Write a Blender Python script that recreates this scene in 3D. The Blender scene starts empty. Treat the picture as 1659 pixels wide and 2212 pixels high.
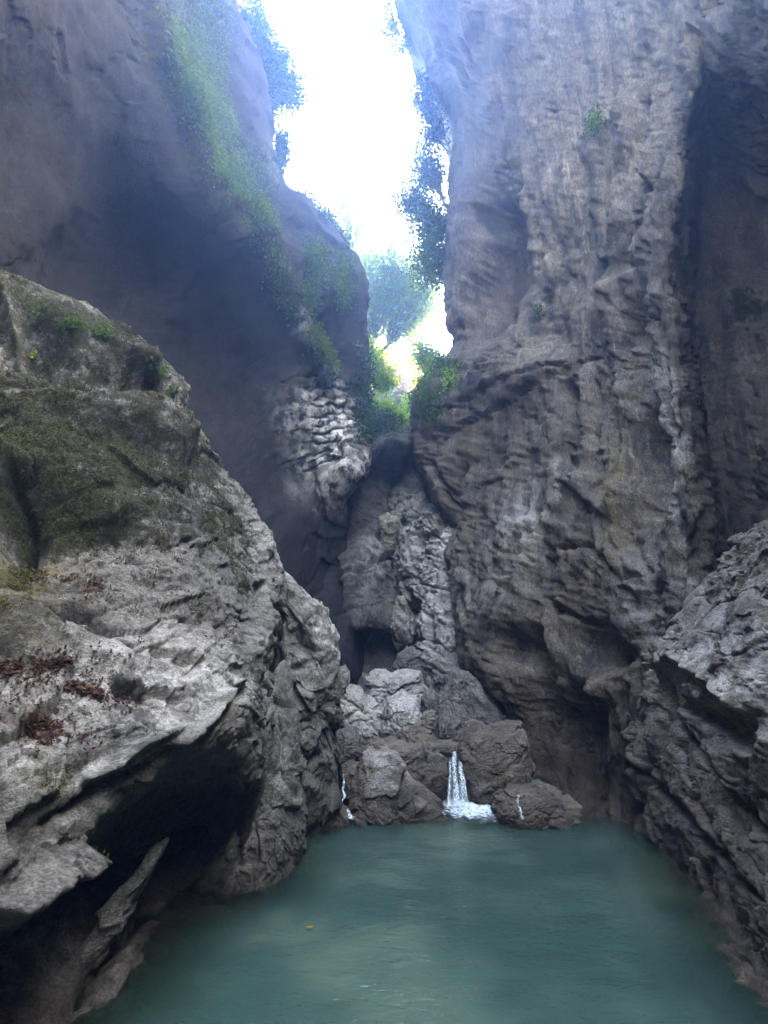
import bpy, math, random
import numpy as np
from concurrent.futures import ThreadPoolExecutor
POOL = ThreadPoolExecutor(4)
from mathutils import Vector, Matrix

# ------------------------------------------------------------------ camera, sky, sun, exposure
S = bpy.context.scene
C = S.collection
CAM_H = 1.6
PITCH = math.radians(15)
cam = bpy.data.cameras.new('camera'); cam_o = bpy.data.objects.new('camera', cam); C.objects.link(cam_o)
cam_o.location = (0, 0, CAM_H); cam_o.rotation_euler = (math.pi/2 + PITCH, 0, 0)
cam.sensor_fit = 'VERTICAL'; cam.sensor_height = 36; cam.sensor_width = 27; cam.lens = 18
cam.clip_start = 0.02; cam.clip_end = 500
S.camera = cam_o

SUN_EL = math.radians(33); SUN_AZ = math.radians(78)      # azimuth from +Y towards +X
w = bpy.data.worlds.new('World'); S.world = w; w.use_nodes = True
nt = w.node_tree; nt.nodes.clear()
sky = nt.nodes.new('ShaderNodeTexSky'); sky.sky_type = 'NISHITA'; sky.sun_disc = False
sky.sun_elevation = SUN_EL; sky.sun_rotation = SUN_AZ
sky.air_density = 1.0; sky.dust_density = 5.0; sky.ozone_density = 0.4
bg = nt.nodes.new('ShaderNodeBackground'); bg.inputs['Strength'].default_value = 0.15
ow = nt.nodes.new('ShaderNodeOutputWorld')
nt.links.new(sky.outputs[0], bg.inputs[0]); nt.links.new(bg.outputs[0], ow.inputs[0])
w.cycles.sampling_method = 'MANUAL'; w.cycles.sample_map_resolution = 512

sun = bpy.data.lights.new('sun', 'SUN'); sun.energy = 2.0; sun.angle = math.radians(0.5); sun.color = (1, .93, .82)
sun_o = bpy.data.objects.new('sun', sun); C.objects.link(sun_o)
sdir = Vector((math.sin(SUN_AZ)*math.cos(SUN_EL), math.cos(SUN_AZ)*math.cos(SUN_EL), math.sin(SUN_EL)))
sun_o.rotation_euler = sdir.to_track_quat('Z', 'Y').to_euler()

S.view_settings.view_transform = 'Standard'; S.view_settings.look = 'None'
S.view_settings.gamma = 1; S.view_settings.use_curve_mapping = False
S.view_settings.exposure = 6.4
S.view_settings.use_white_balance = True; S.view_settings.white_balance_temperature = 10800; S.view_settings.white_balance_tint = 8
cy = S.cycles
S.render.engine = 'CYCLES'
cy.use_denoising = True
try: cy.denoiser = 'OPENIMAGEDENOISE'
except Exception: pass
cy.max_bounces = 8; cy.diffuse_bounces = 4; cy.glossy_bounces = 2; cy.transmission_bounces = 3
cy.transparent_max_bounces = 12; cy.volume_bounces = 1
cy.caustics_reflective = False; cy.caustics_refractive = False
cy.sample_clamp_indirect = 6
cy.use_adaptive_sampling = False
cy.use_guiding = True; cy.guiding_training_samples = 32; cy.use_light_tree = False

# ------------------------------------------------------------------ numeric helpers
F = 1106.0; CX = 829.5; CY = 1106.0                        # focal length and centre in the units the sizes below are read in
CP, SP = math.cos(PITCH), math.sin(PITCH)
def at(px, py, Y):
    u = (px-CX)/F; v = (CY-py)/F
    dy = CP - v*SP; dz = SP + v*CP
    return np.array([u/dy*Y, Y, CAM_H + dz/dy*Y])
def on_z(px, py, z=0.0):
    u = (px-CX)/F; v = (CY-py)/F
    dy = CP - v*SP; dz = SP + v*CP
    t = (z-CAM_H)/dz
    return np.array([u*t, dy*t, z])
def proj(p):
    y = p[..., 1]; z = p[..., 2]-CAM_H
    d = np.maximum(y*CP + z*SP, 0.05)
    return CX + p[..., 0]/d*F, CY - (z*CP - y*SP)/d*F

_r = np.random.RandomState(5)
_G = _r.normal(size=(256, 3)); _G /= np.linalg.norm(_G, axis=1)[:, None]; _G = (_G*1.6).astype(np.float32)
_GX, _GY, _GZ = [np.ascontiguousarray(_G[:, k]) for k in range(3)]
_V = _r.uniform(-1, 1, size=(256, 3)).astype(np.float32)
_P = np.tile(_r.permutation(256), 3).astype(np.int32)
def threaded(fn):
    def g(p, *a, **k):
        p = np.asarray(p, np.float32)
        if len(p) < 9000: return fn(p, *a, **k)
        r = list(POOL.map(lambda q: fn(q, *a, **k), np.array_split(p, max(4, len(p)//24000))))
        return tuple(np.concatenate(x) for x in zip(*r)) if isinstance(r[0], tuple) else np.concatenate(r)
    return g
def _noise(p, s=0):
    i = np.floor(p); f = p-i; i = i.astype(np.int32)
    x0 = (i[:, 0]+s*37) & 255; y0 = i[:, 1] & 255; z0 = i[:, 2] & 255
    fx, fy, fz = f[:, 0], f[:, 1], f[:, 2]
    u, v, w_ = [t*t*t*(t*(t*6-15)+10) for t in (fx, fy, fz)]
    out = []
    for a in (0, 1):
        pa = _P[x0+a]
        gx = fx-a
        ry = []
        for b in (0, 1):
            pb = _P[pa+y0+b]; gy = fy-b; rz = []
            for c in (0, 1):
                g = _P[pb+z0+c]
                rz.append(_GX[g]*gx+_GY[g]*gy+_GZ[g]*(fz-c))
            ry.append(rz[0]+w_*(rz[1]-rz[0]))
        out.append(ry[0]+v*(ry[1]-ry[0]))
    return out[0]+u*(out[1]-out[0])
noise = threaded(_noise)
@threaded
def fbm(p, o=4, s=0, g=.5, ridged=False):
    t = 0; a = 1; tot = 0
    for k in range(o):
        n = _noise(p*np.float32(2.03**k)+np.float32(k*7.3), s+k)
        if ridged: n = .6-2*np.abs(n)
        t = t+a*n; tot += a; a *= g
    return t/tot
@threaded
def blocks(p, s=0, tilt=1.0):
    """angular blocks: nearest cell, its tilted facet height and the distance to the joint between cells"""
    i = np.floor(p).astype(np.int32); f = p-i
    x0 = (i[:, 0]+s*37) & 255; y0 = i[:, 1] & 255; z0 = i[:, 2] & 255
    d1 = np.full(len(p), 9., np.float32); d2 = d1.copy(); kk = np.zeros(len(p), np.int32); cc = np.zeros((len(p), 3), np.float32)
    for a in (-1, 0, 1):
        for b in (-1, 0, 1):
            pb = _P[_P[(x0+a) & 255]+((y0+b) & 255)]
            for c in (-1, 0, 1):
                k = _P[pb+((z0+c) & 255)]; v = _V[k]
                r = f-np.array([a+.5, b+.5, c+.5], np.float32)-.42*v
                d = (r*r).sum(1); m = d < d1
                d2 = np.where(m, d1, np.minimum(d2, d)); d1 = np.where(m, d, d1); kk = np.where(m, k, kk); cc[m] = r[m]
    h = _V[kk, 0]*.55+tilt*(cc*_V[(kk*7+3) & 255]).sum(1)
    return h, np.sqrt(d2)-np.sqrt(d1)
def sstep(a, b, x):
    t = np.clip((x-a)/(b-a), 0, 1); return t*t*(3-2*t)

# ------------------------------------------------------------------ object helpers
def tag(o, label=None, cat=None, group=None, kind=None):
    if label: o['label'] = label
    if cat: o['category'] = cat
    if group: o['group'] = group
    if kind: o['kind'] = kind
    return o
def empty(name, loc, label, cat, group=None):
    o = bpy.data.objects.new(name, None); C.objects.link(o); o.location = tuple(loc); o.empty_display_size = .1
    return tag(o, label, cat, group)
def mesh(name, V, Fc, mat, parent=None, smooth=True, attrs=None, origin=None):
    V = np.asarray(V, np.float32)
    if parent is not None: origin = np.array(parent.location)
    if origin is None: origin = np.zeros(3)
    me = bpy.data.meshes.new(name)
    Fc = np.asarray(Fc, np.int32); n, k = Fc.shape
    me.vertices.add(len(V)); me.vertices.foreach_set('co', (V-origin.astype(np.float32)).ravel())
    me.loops.add(n*k); me.loops.foreach_set('vertex_index', Fc.ravel())
    me.polygons.add(n); me.polygons.foreach_set('loop_start', np.arange(n, dtype=np.int32)*k)
    me.polygons.foreach_set('loop_total', np.full(n, k, np.int32))
    me.polygons.foreach_set('use_smooth', np.full(n, smooth))
    me.update(calc_edges=True)
    if attrs:
        for an, arr in attrs.items():
            if arr.ndim == 1:
                a = me.attributes.new(an, 'FLOAT', 'POINT'); a.data.foreach_set('value', arr.astype(np.float32))
            else:
                a = me.attributes.new(an, 'FLOAT_COLOR', 'POINT'); a.data.foreach_set('color', arr.astype(np.float32).ravel())
    me.materials.append(mat)
    o = bpy.data.objects.new(name, me); C.objects.link(o); o.location = tuple(float(x) for x in origin)
    if parent is not None:
        o.parent = parent; o.location = (0, 0, 0)
    return o

def hermite(P, w, n):
    """interpolate rows of P (K, ...) at n samples; w = lengths between neighbours"""
    K = len(P); t = np.concatenate([[0], np.cumsum(w)]); m = np.zeros_like(P)
    sl = [(P[i+1]-P[i])/w[i] for i in range(K-1)]
    m[0] = sl[0]; m[-1] = sl[-1]
    for i in range(1, K-1): m[i] = (sl[i-1]*w[i]+sl[i]*w[i-1])/(w[i]+w[i-1])
    x = np.linspace(0, t[-1], n); k = np.clip(np.searchsorted(t, x, side='right')-1, 0, K-2)
    h = np.array(w)[k]; s = (x-t[k])/h
    sh = (-1,)+(1,)*(P.ndim-1); s = s.reshape(sh); h = h.reshape(sh)
    return (2*s**3-3*s**2+1)*P[k]+(s**3-2*s**2+s)*h*m[k]+(-2*s**3+3*s**2)*P[k+1]+(s**3-s**2)*h*m[k+1]

def loft(rows, px_per=2.0, ext=None, floor=25, cap=760):
    """rows of (px,py,Y); ext: dict side -> list of world offsets that carry the surface on, out of sight"""
    G = np.array([[at(*q) for q in r] for r in rows])
    gn = np.cross(np.gradient(G, axis=1), np.gradient(G, axis=0))
    loft.sign = 1.0 if (gn/np.linalg.norm(gn, axis=2, keepdims=True)*(np.array([0, 0, CAM_H])-G)).sum() > 0 else -1.0
    ext = ext or {}
    for side in ('L', 'R', 'T', 'B'):
        for off in ext.get(side, []):
            off = np.array(off, float)
            if side == 'L': G = np.concatenate([G[:, :1]+off, G], 1)
            if side == 'R': G = np.concatenate([G, G[:, -1:]+off], 1)
            if side == 'T': G = np.concatenate([G[:1]+off, G], 0)
            if side == 'B': G = np.concatenate([G, G[-1:]+off], 0)
    depth = np.maximum(G[..., 1], 1.5)
    def lens(ax):
        d = np.linalg.norm(np.diff(G, axis=ax), axis=2)
        dm = (depth[:-1]+depth[1:])/2 if ax == 0 else (depth[:, :-1]+depth[:, 1:])/2
        return np.maximum((d/dm*F).mean(axis=1-ax), floor)
    wv, wu = lens(0), lens(1)
    nv = int(min(cap, wv.sum()/px_per)); nu = int(min(cap, wu.sum()/px_per))
    A = hermite(G, wv, nv)
    B = hermite(np.swapaxes(A, 0, 1), wu, nu)
    return np.swapaxes(B, 0, 1).copy()          # (nv, nu, 3)

def grid_faces(nv, nu):
    a = np.arange(nv*nu).reshape(nv, nu)
    return np.stack([a[:-1, :-1], a[:-1, 1:], a[1:, 1:], a[1:, :-1]], -1).reshape(-1, 4)
def grid_normals(G):
    du = np.gradient(G, axis=1); dv = np.gradient(G, axis=0)
    n = np.cross(du, dv); l = np.linalg.norm(n, axis=2, keepdims=True); n /= np.maximum(l, 1e-9)
    # smooth them a little so that relief does not tear
    for _ in range(2):
        m = n.copy(); m[1:] += n[:-1]; m[:-1] += n[1:]; m[:, 1:] += n[:, :-1]; m[:, :-1] += n[:, 1:]
        n = m/np.maximum(np.linalg.norm(m, axis=2, keepdims=True), 1e-9)
    return n*loft.sign

def seg_dist(px, py, poly):
    """distance to a polyline and the signed side"""
    best = np.full(px.shape, 1e9); side = np.zeros(px.shape); tt = np.zeros(px.shape)
    L = [math.dist(poly[i], poly[i+1]) for i in range(len(poly)-1)]; tot = sum(L); acc = 0
    for i in range(len(poly)-1):
        (x0, y0), (x1, y1) = poly[i], poly[i+1]
        dx, dy = x1-x0, y1-y0; l2 = dx*dx+dy*dy
        t = np.clip(((px-x0)*dx+(py-y0)*dy)/l2, 0, 1)
        ex = px-x0-t*dx; ey = py-y0-t*dy; d = np.hypot(ex, ey)
        m = d < best
        best = np.where(m, d, best); side = np.where(m, np.sign(dx*ey-dy*ex), side); tt = np.where(m, (acc+t*L[i])/tot, tt)
        acc += L[i]
    return best, side, tt
def inside(px, py, poly):
    r = np.zeros(px.shape, bool); n = len(poly)
    for i in range(n):
        x0, y0 = poly[i]; x1, y1 = poly[(i+1) % n]
        if y0 == y1: continue
        c = ((y0 > py) != (y1 > py)) & (px < (x1-x0)*(py-y0)/(y1-y0)+x0)
        r ^= c
    return r
def relief(px, py, feats, p):
    """sculpted relief (metres, outward +)
       ('g', poly, width, depth)      groove or (depth<0) rib
       ('s', poly, width, reach, h)   step: raised by h on the right-hand side of the line, dying out over reach
       ('b', px, py, rx, ry, deg, h)  bump or hollow"""
    wob = noise(p*3.1, 77)*9+noise(p*9.3, 78)*4; wob2 = noise(p*3.1, 79)*9+noise(p*9.3, 80)*4
    x = px+wob; y = py+wob2; h = np.zeros(px.shape)
    for f in feats:
        if f[0] == 'g':
            d, _, t = seg_dist(x, y, f[1]); h -= f[3]*np.exp(-(d/f[2])**2)*sstep(0, .12, t)*sstep(1, .88, t) if f[3] > 0 else f[3]*np.exp(-(d/f[2])**2)
        elif f[0] == 's':
            d, s, t = seg_dist(x, y, f[1]); sd = d*s
            h += f[4]*(sstep(-f[2], f[2], sd)*np.exp(-np.maximum(sd, 0)/f[3]))*sstep(-.02, .15, t)*sstep(1.02, .85, t)
        else:
            _, bx, by, rx, ry, ang, hh = f; a = math.radians(ang)
            ux = ((x-bx)*math.cos(a)+(y-by)*math.sin(a))/rx; uy = (-(x-bx)*math.sin(a)+(y-by)*math.cos(a))/ry
            h += hh*np.exp(-(ux*ux+uy*uy)**1.3)
    return h

def rot(ax, deg):
    return np.array(Matrix.Rotation(math.radians(deg), 3, ax))
def rockdisp(p, n, st, s=0, rough=1.0):
    """natural rock relief, metres; rough scales the broken part of it from place to place"""
    q = p+.16*np.stack([noise(p*1.3, s+40), noise(p*1.3+9, s+41), noise(p*1.3+21, s+42)], 1)
    q = q+.035*np.stack([noise(p*6, s+43), noise(p*6+9, s+44), noise(p*6+21, s+45)], 1)
    h = 0
    if st.get('big'): a, f = st['big']; h = h+a*fbm(q*f, 3, s)
    if st.get('mid'): a, f = st['mid']; h = h+rough*a*fbm(q*f, 4, s+5, .55, True)
    for bl in st.get('blocks', []):
        a, f, R, sc = bl
        k, e = blocks((q@R.T)*np.array(sc)*f, s+9+int(f*10))
        jm = sstep(-.25, .25, noise(p*1.7, s+71))
        h = h+rough*a*(k*.8-.30*jm*np.exp(-(e/.05)**2))
    fl = st.get('flute') or []
    for a, f, R, sc in (fl if isinstance(fl, list) else [fl]):
        m = .35+.65*sstep(-.3, .3, noise(p*.7, s+60))
        h = h+a*m*fbm((q@R.T)*np.array(sc)*f, 4, s+20, .55, True)
    for a, f, R, sc in st.get('crease', []):
        jm = .4+.6*sstep(-.3, .3, noise(p*1.1, s+81))
        h = h+rough*a*jm*(np.clip(np.abs(fbm((q@R.T)*np.array(sc)*f, 3, s+int(f*7), .5))*4.5, 0, 1)**.55-.7)
    if st.get('strata'):
        a, f, dr, wd = st['strata']
        ph = (q@np.array(dr))*f+.5*noise(p*.8, s+30)
        fr = ph-np.floor(ph); m = sstep(-.4, .25, noise(p*1.1+50, s+31))
        h = h+m*a*(fr*.6-np.exp(-((np.minimum(fr, 1-fr))/wd)**2))
    if st.get('fine'): a, f = st['fine']; h = h+a*fbm(q*f, 4, s+50, .6)
    return h

# ------------------------------------------------------------------ materials
class NT:
    def __init__(s, name):
        s.m = bpy.data.materials.new(name); s.m.use_nodes = True; s.t = s.m.node_tree; s.t.nodes.clear()
        s.out = s.t.nodes.new('ShaderNodeOutputMaterial')
    def n(s, typ, **kw):
        nd = s.t.nodes.new('ShaderNode'+typ)
        for k, v in kw.items(): setattr(nd, k, v)
        return nd
    def l(s, a, b): s.t.links.new(a, b)
    def set(s, nd, **kw):
        for k, v in kw.items():
            i = nd.inputs[k]
            if hasattr(v, 'links') or isinstance(v, bpy.types.NodeSocket): s.l(v, i)
            else: i.default_value = v
    def noise(s, vec, scale, detail=6, rough=.6, dist=0.):
        nd = s.n('TexNoise'); s.l(vec, nd.inputs['Vector'])
        s.set(nd, Scale=scale, Detail=detail, Roughness=rough, Distortion=dist); return nd.outputs[0]
    def ramp(s, fac, a, b, c0=0., c1=1.):
        nd = s.n('MapRange', interpolation_type='SMOOTHSTEP'); s.l(fac, nd.inputs[0])
        for i, v in enumerate((a, b, c0, c1)): nd.inputs[i+1].default_value = v
        return nd.outputs[0]
    def mix(s, fac, a, b, mode='MIX'):
        nd = s.n('Mix', data_type='RGBA', blend_type=mode)
        for i, v in ((0, fac), (6, a), (7, b)):
            if isinstance(v, bpy.types.NodeSocket): s.l(v, nd.inputs[i])
            else: nd.inputs[i].default_value = v if i == 0 else (*v, 1)
        return nd.outputs[2]
    def math(s, op, a, b=0.):
        nd = s.n('Math', operation=op)
        for i, v in ((0, a), (1, b)):
            if isinstance(v, bpy.types.NodeSocket): s.l(v, nd.inputs[i])
            else: nd.inputs[i].default_value = v
        return nd.outputs[0]

def rock_mat(name, c1, c2, c3, streak=(1, 1, 1), moss_c=((.022, .027, .010), (.060, .064, .022)), fleck=.5, bump=.012, turn=0, dark=.72, stain=0., spec=.35):
    """masks per vertex: R moss, G yellow-ochre lichen, B wet and painted shade, A pale"""
    t = NT(name)
    geo = t.n('NewGeometry'); P = geo.outputs['Position']
    mp = t.n('Mapping'); t.l(P, mp.inputs[0]); mp.inputs['Scale'].default_value = streak; mp.inputs['Rotation'].default_value = (0, math.radians(turn), 0); PS = mp.outputs[0]
    at_ = t.n('Attribute', attribute_name='mask'); sep = t.n('SeparateColor'); t.l(at_.outputs['Color'], sep.inputs[0])
    moss, och, wet = sep.outputs; pale = at_.outputs['Alpha']
    big = t.noise(P, .9, 4, .6); med = t.noise(PS, 4.5, 8, .68, .3); fin = t.noise(PS, 26, 8, .75); mic = t.noise(PS, 95, 5, .75)
    col = t.mix(t.ramp(med, .38, .64), c1, c2)
    col = t.mix(t.ramp(big, .42, .66, 0, .75), col, c3)
    col = t.mix(t.ramp(fin, .36, .66, .0, .9), col, tuple(x*.38 for x in c1))
    # pale mineral crust
    pf = t.math('MULTIPLY', pale, t.ramp(t.noise(PS, 5, 10, .72), .40, .58))
    col = t.mix(pf, col, (.50, .485, .44))
    # light flecks of lichen
    fl = t.math('MULTIPLY', t.ramp(t.noise(P, 44, 3, .6), .62, .68), t.ramp(t.noise(P, 3, 3), .46, .62, 0, fleck))
    col = t.mix(fl, col, tuple(min(x*1.7, .5) for x in c2))
    col = t.mix(t.math('MULTIPLY', och, t.ramp(t.noise(PS, 6, 8, .7), .3, .58, 0, .9)), col, (.14, .11, .03))
    # dark biofilm
    df = t.math('MULTIPLY', t.ramp(t.noise(PS, 1.8, 6, .65), .5, .64), t.ramp(t.noise(PS, 14, 6, .7), .36, .56, 0, dark))
    col = t.mix(df, col, (.022, .023, .021))
    if stain:      # mineral and water stains running down the face
        m2 = t.n('Mapping'); t.l(P, m2.inputs[0]); m2.inputs['Scale'].default_value = (1, 1, .07)
        st = t.math('MULTIPLY', t.ramp(t.noise(m2.outputs[0], 3.2, 7, .7, .4), .46, .62, 0, stain), t.ramp(t.noise(P, .8, 3), .36, .56))
        col = t.mix(st, col, (.030, .025, .022))
        m3 = t.n('Mapping'); t.l(P, m3.inputs[0]); m3.inputs['Scale'].default_value = (1, 1, .05); m3.inputs['Location'].default_value = (7, 3, 1)
        s2 = t.math('MULTIPLY', t.ramp(t.noise(m3.outputs[0], 7, 7, .72, .3), .55, .68, 0, stain*.8), t.ramp(t.noise(P, 1.1, 3), .42, .6))
        col = t.mix(s2, col, tuple(x*1.45 for x in c2))
    mm = t.math('ADD', t.math('MULTIPLY', moss, .72), t.math('MULTIPLY', t.math('SUBTRACT', t.noise(P, 7, 12, .8), .5), 2.6))
    mf = t.math('MULTIPLY', t.ramp(mm, .30, .50), t.ramp(moss, .02, .12))
    mc = t.mix(t.ramp(t.noise(P, 38, 6, .75), .34, .66), *moss_c)
    mc = t.mix(t.math('MULTIPLY', och, .85), mc, (.10, .095, .018))
    col = t.mix(mf, col, mc)
    col = t.mix(t.ramp(mic, .40, .62, .0, .62), col, (.012, .012, .012))
    wet_shade_col = t.mix(1.0, col, (.56, .52, .49), 'MULTIPLY')  # darker tone shared by wet rock and painted shade
    col = t.mix(wet, col, wet_shade_col)
    b = t.n('BsdfPrincipled'); t.set(b, **{'Base Color': col})
    r = t.math('SUBTRACT', .92, t.math('MULTIPLY', wet, .62)); t.l(r, b.inputs['Roughness'])
    b.inputs['Specular IOR Level'].default_value = spec
    hsum = t.math('ADD', t.math('MULTIPLY', fin, .6), t.math('MULTIPLY', t.noise(P, 60, 8, .7), .5))
    hsum = t.math('ADD', hsum, t.math('MULTIPLY', med, .8))
    hsum = t.math('ADD', hsum, t.math('MULTIPLY', mf, t.math('MULTIPLY', t.noise(P, 75, 4, .8), 1.3)))
    bp = t.n('Bump'); bp.inputs['Distance'].default_value = bump*4.0; bp.inputs['Strength'].default_value = 1.0
    t.l(hsum, bp.inputs['Height']); t.l(bp.outputs[0], b.inputs['Normal'])
    t.l(b.outputs[0], t.out.inputs[0]); return t.m

M = {}
M['near'] = rock_mat('grey_limestone', (.16, .148, .125), (.27, .257, .225), (.105, .10, .088), streak=(.7, 1, 1.15), turn=24, dark=.85)
M['right'] = rock_mat('brown_limestone', (.145, .114, .088), (.23, .19, .15), (.105, .082, .066), streak=(1, 1, .42), fleck=.2, turn=6, dark=.85, stain=.75, spec=.15)
M['alcove'] = rock_mat('shadowed_limestone', (.022, .023, .025), (.036, .037, .040), (.015, .016, .018), streak=(1, 1, .75), fleck=.1, turn=-28, bump=.006, dark=.5, stain=.5, spec=.04)  # overhang's shade put into a very dark base colour
M['folds'] = rock_mat('dark_folded_limestone', (.085, .078, .068), (.15, .14, .125), (.055, .052, .048), streak=(1, 1, .7), turn=-20, dark=.7, spec=.15)
M['back'] = rock_mat('pale_limestone', (.30, .285, .245), (.44, .42, .375), (.21, .20, .17), fleck=.5)
M['brown'] = rock_mat('wet_brown_limestone', (.18, .14, .11), (.31, .26, .21), (.12, .093, .072), fleck=.3, streak=(.5, 1, 1.2), turn=-40)

def leaf_mat(name, c1, c2, trans=.5):
    t = NT(name)
    oi = t.n('Attribute', attribute_name='tint'); f = oi.outputs['Fac']
    col = t.mix(f, c1, c2)
    d = t.n('BsdfDiffuse'); t.l(col, d.inputs[0])
    tr = t.n('BsdfTranslucent'); t.l(t.mix(1., col, (1.3, 1.35, .7), 'MULTIPLY'), tr.inputs[0])
    mx = t.n('MixShader'); mx.inputs[0].default_value = trans
    t.l(d.outputs[0], mx.inputs[1]); t.l(tr.outputs[0], mx.inputs[2]); t.l(mx.outputs[0], t.out.inputs[0]); return t.m
M['leaf'] = leaf_mat('green_leaves', (.022, .050, .020), (.065, .105, .035))
M['leaf_bright'] = leaf_mat('bright_green_leaves', (.10, .19, .03), (.22, .32, .06), .65)
M['leaf_fern'] = leaf_mat('fern_leaves', (.025, .052, .018), (.065, .10, .034), .45)
M['leaf_gold'] = leaf_mat('golden_leaves', (.30, .12, .008), (.42, .22, .02), .5)
M['leaf_dark'] = leaf_mat('dark_green_leaves', (.012, .030, .018), (.03, .065, .03), .25)
M['moss'] = leaf_mat('moss', (.020, .026, .009), (.070, .075, .024), .15)
M['pale'] = rock_mat('pale_boulder_stone', (.38, .36, .31), (.56, .54, .48), (.27, .255, .22), fleck=.4, dark=.45)
M['bed'] = rock_mat('tan_pool_bed', (.26, .20, .14), (.36, .29, .21), (.20, .155, .11), fleck=.2)
M['leaf_dead'] = leaf_mat('dead_leaves', (.018, .011, .009), (.085, .048, .034), .1)
def plain(name, c1, c2, sc=8, rough=.85):
    t = NT(name); geo = t.n('NewGeometry')
    b = t.n('BsdfPrincipled'); n_ = t.noise(geo.outputs['Position'], sc, 6, .7)
    t.l(t.mix(t.ramp(n_, .35, .65), c1, c2), b.inputs['Base Color']); b.inputs['Roughness'].default_value = rough
    bp = t.n('Bump'); bp.inputs['Distance'].default_value = .01; t.l(n_, bp.inputs['Height']); t.l(bp.outputs[0], b.inputs['Normal'])
    t.l(b.outputs[0], t.out.inputs[0]); return t.m
M['bark'] = plain('bark', (.07, .055, .04), (.16, .14, .11), 20)
M['slope'] = plain('leafy_slope', (.10, .11, .03), (.30, .20, .05), 3)

# water: clear where shallow, milky green where deep
def water_mat():
    t = NT('pool_water'); geo = t.n('NewGeometry'); P = geo.outputs['Position']
    dep = t.n('Attribute', attribute_name='depth').outputs['Fac']
    lw = t.n('LayerWeight'); lw.inputs[0].default_value = .5
    mp = t.n('Mapping'); t.l(P, mp.inputs[0]); mp.inputs['Scale'].default_value = (1, 2.2, 1)
    rip = t.math('ADD', t.noise(mp.outputs[0], 5.5, 3, .5, .6), t.math('MULTIPLY', t.noise(mp.outputs[0], 17, 2, .5, .4), .3))
    bp = t.n('Bump'); bp.inputs['Distance'].default_value = .020; bp.inputs['Strength'].default_value = .7; t.l(rip, bp.inputs['Height'])
    body = t.n('BsdfDiffuse')
    t.l(t.mix(t.ramp(t.noise(P, .55, 3), .42, .62), (.015, .037, .031), (.039, .068, .051)), body.inputs[0])
    clear = t.n('BsdfTransparent'); t.l(t.mix(t.ramp(dep, 0, .5), (.93, .93, .88), (.45, .66, .55)), clear.inputs[0])
    mx = t.n('MixShader'); t.l(t.ramp(dep, .05, .85, 0., 1.), mx.inputs[0])
    t.l(clear.outputs[0], mx.inputs[1]); t.l(body.outputs[0], mx.inputs[2])
    gl = t.n('BsdfGlossy'); gl.inputs['Roughness'].default_value = .035; t.l(bp.outputs[0], gl.inputs['Normal'])
    fr = t.n('Fresnel'); fr.inputs[0].default_value = 1.33; t.l(bp.outputs[0], fr.inputs['Normal'])
    m2 = t.n('MixShader'); t.l(fr.outputs[0], m2.inputs[0]); t.l(mx.outputs[0], m2.inputs[1]); t.l(gl.outputs[0], m2.inputs[2])
    t.l(m2.outputs[0], t.out.inputs[0]); return t.m
M['water'] = water_mat()
def fall_mat(name='falling_water', lo=.62, hi=1.12, streak=(1, 1, .06), sc=95):
    t = NT(name); geo = t.n('NewGeometry')
    mp = t.n('Mapping'); t.l(geo.outputs['Position'], mp.inputs[0]); mp.inputs['Scale'].default_value = streak
    edge = t.n('Attribute', attribute_name='depth').outputs['Fac']
    a = t.ramp(t.math('ADD', t.noise(mp.outputs[0], sc, 5, .65), t.math('MULTIPLY', edge, .35)), lo, hi, .0, .95)
    b = t.n('BsdfPrincipled'); b.inputs['Base Color'].default_value = (.55, .66, .70, 1); b.inputs['Roughness'].default_value = .3
    t.l(a, b.inputs['Alpha']); t.l(b.outputs[0], t.out.inputs[0]); return t.m
M['fall'] = fall_mat()
M['foam'] = fall_mat('foam', .52, .95, (1, 1, 1), 24)

# ------------------------------------------------------------------ rock builders
SURF = {}
def masks(V, px, py, paint, s=0, wetz=None):
    m = np.zeros((len(V), 4)); x = px+noise(V*2.5, 91)*26; y = py+noise(V*2.5+5, 92)*26
    for ch, kind, *a in paint:
        i = 'mowp'.index(ch)                     # moss, ochre, wet and painted shade, pale
        if kind == 'all': v = np.full(len(V), a[0])
        elif kind == 'blob':
            bx, by, rx, ry, ang, val = a; r = math.radians(ang)
            ux = ((x-bx)*math.cos(r)+(y-by)*math.sin(r))/rx; uy = (-(x-bx)*math.sin(r)+(y-by)*math.cos(r))/ry
            v = val*np.exp(-(ux*ux+uy*uy)**1.5)
        elif kind == 'line':
            poly, wd, val = a; d, _, _ = seg_dist(x, y, poly); v = val*np.exp(-(d/wd)**2)
        m[:, i] = np.maximum(m[:, i], v) if (kind == 'all' or a[-1] >= 0) else np.clip(m[:, i]+v, 0, 1)
    if wetz is not None:
        z = V[:, 2]+.10*noise(V*3, 95)
        m[:, 2] = np.maximum(m[:, 2], sstep(wetz[1], wetz[0], z))
    return np.clip(m, 0, 1)

def rock_surface(name, rows, mat, style, feats=(), paint=(), ext=None, s=0, px_per=2.0, wetz=None, parent=None, origin=None, smooth=(), cap=760):
    G = loft(rows, px_per, ext, cap=cap); N = grid_normals(G); nv, nu, _ = G.shape
    p = G.reshape(-1, 3); n = N.reshape(-1, 3); px, py = proj(p)
    rough = 1-masks(p, px, py, [('m', 'blob', *b) for b in smooth])[:, 0] if smooth else 1.0
    h = rockdisp(p, n, style, s, rough)
    if feats: h = h+relief(px, py, feats, p)
    V = p+n*h[:, None]
    mk = masks(V, px, py, paint, s, wetz)
    o = mesh(name, V, grid_faces(nv, nu), mat, parent=parent, attrs={'mask': mk}, origin=origin)
    px2, py2 = proj(V); SURF[name+str(len(SURF))] = None
    SURF[name] = (V, n, px2, py2, mk)
    return o

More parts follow.
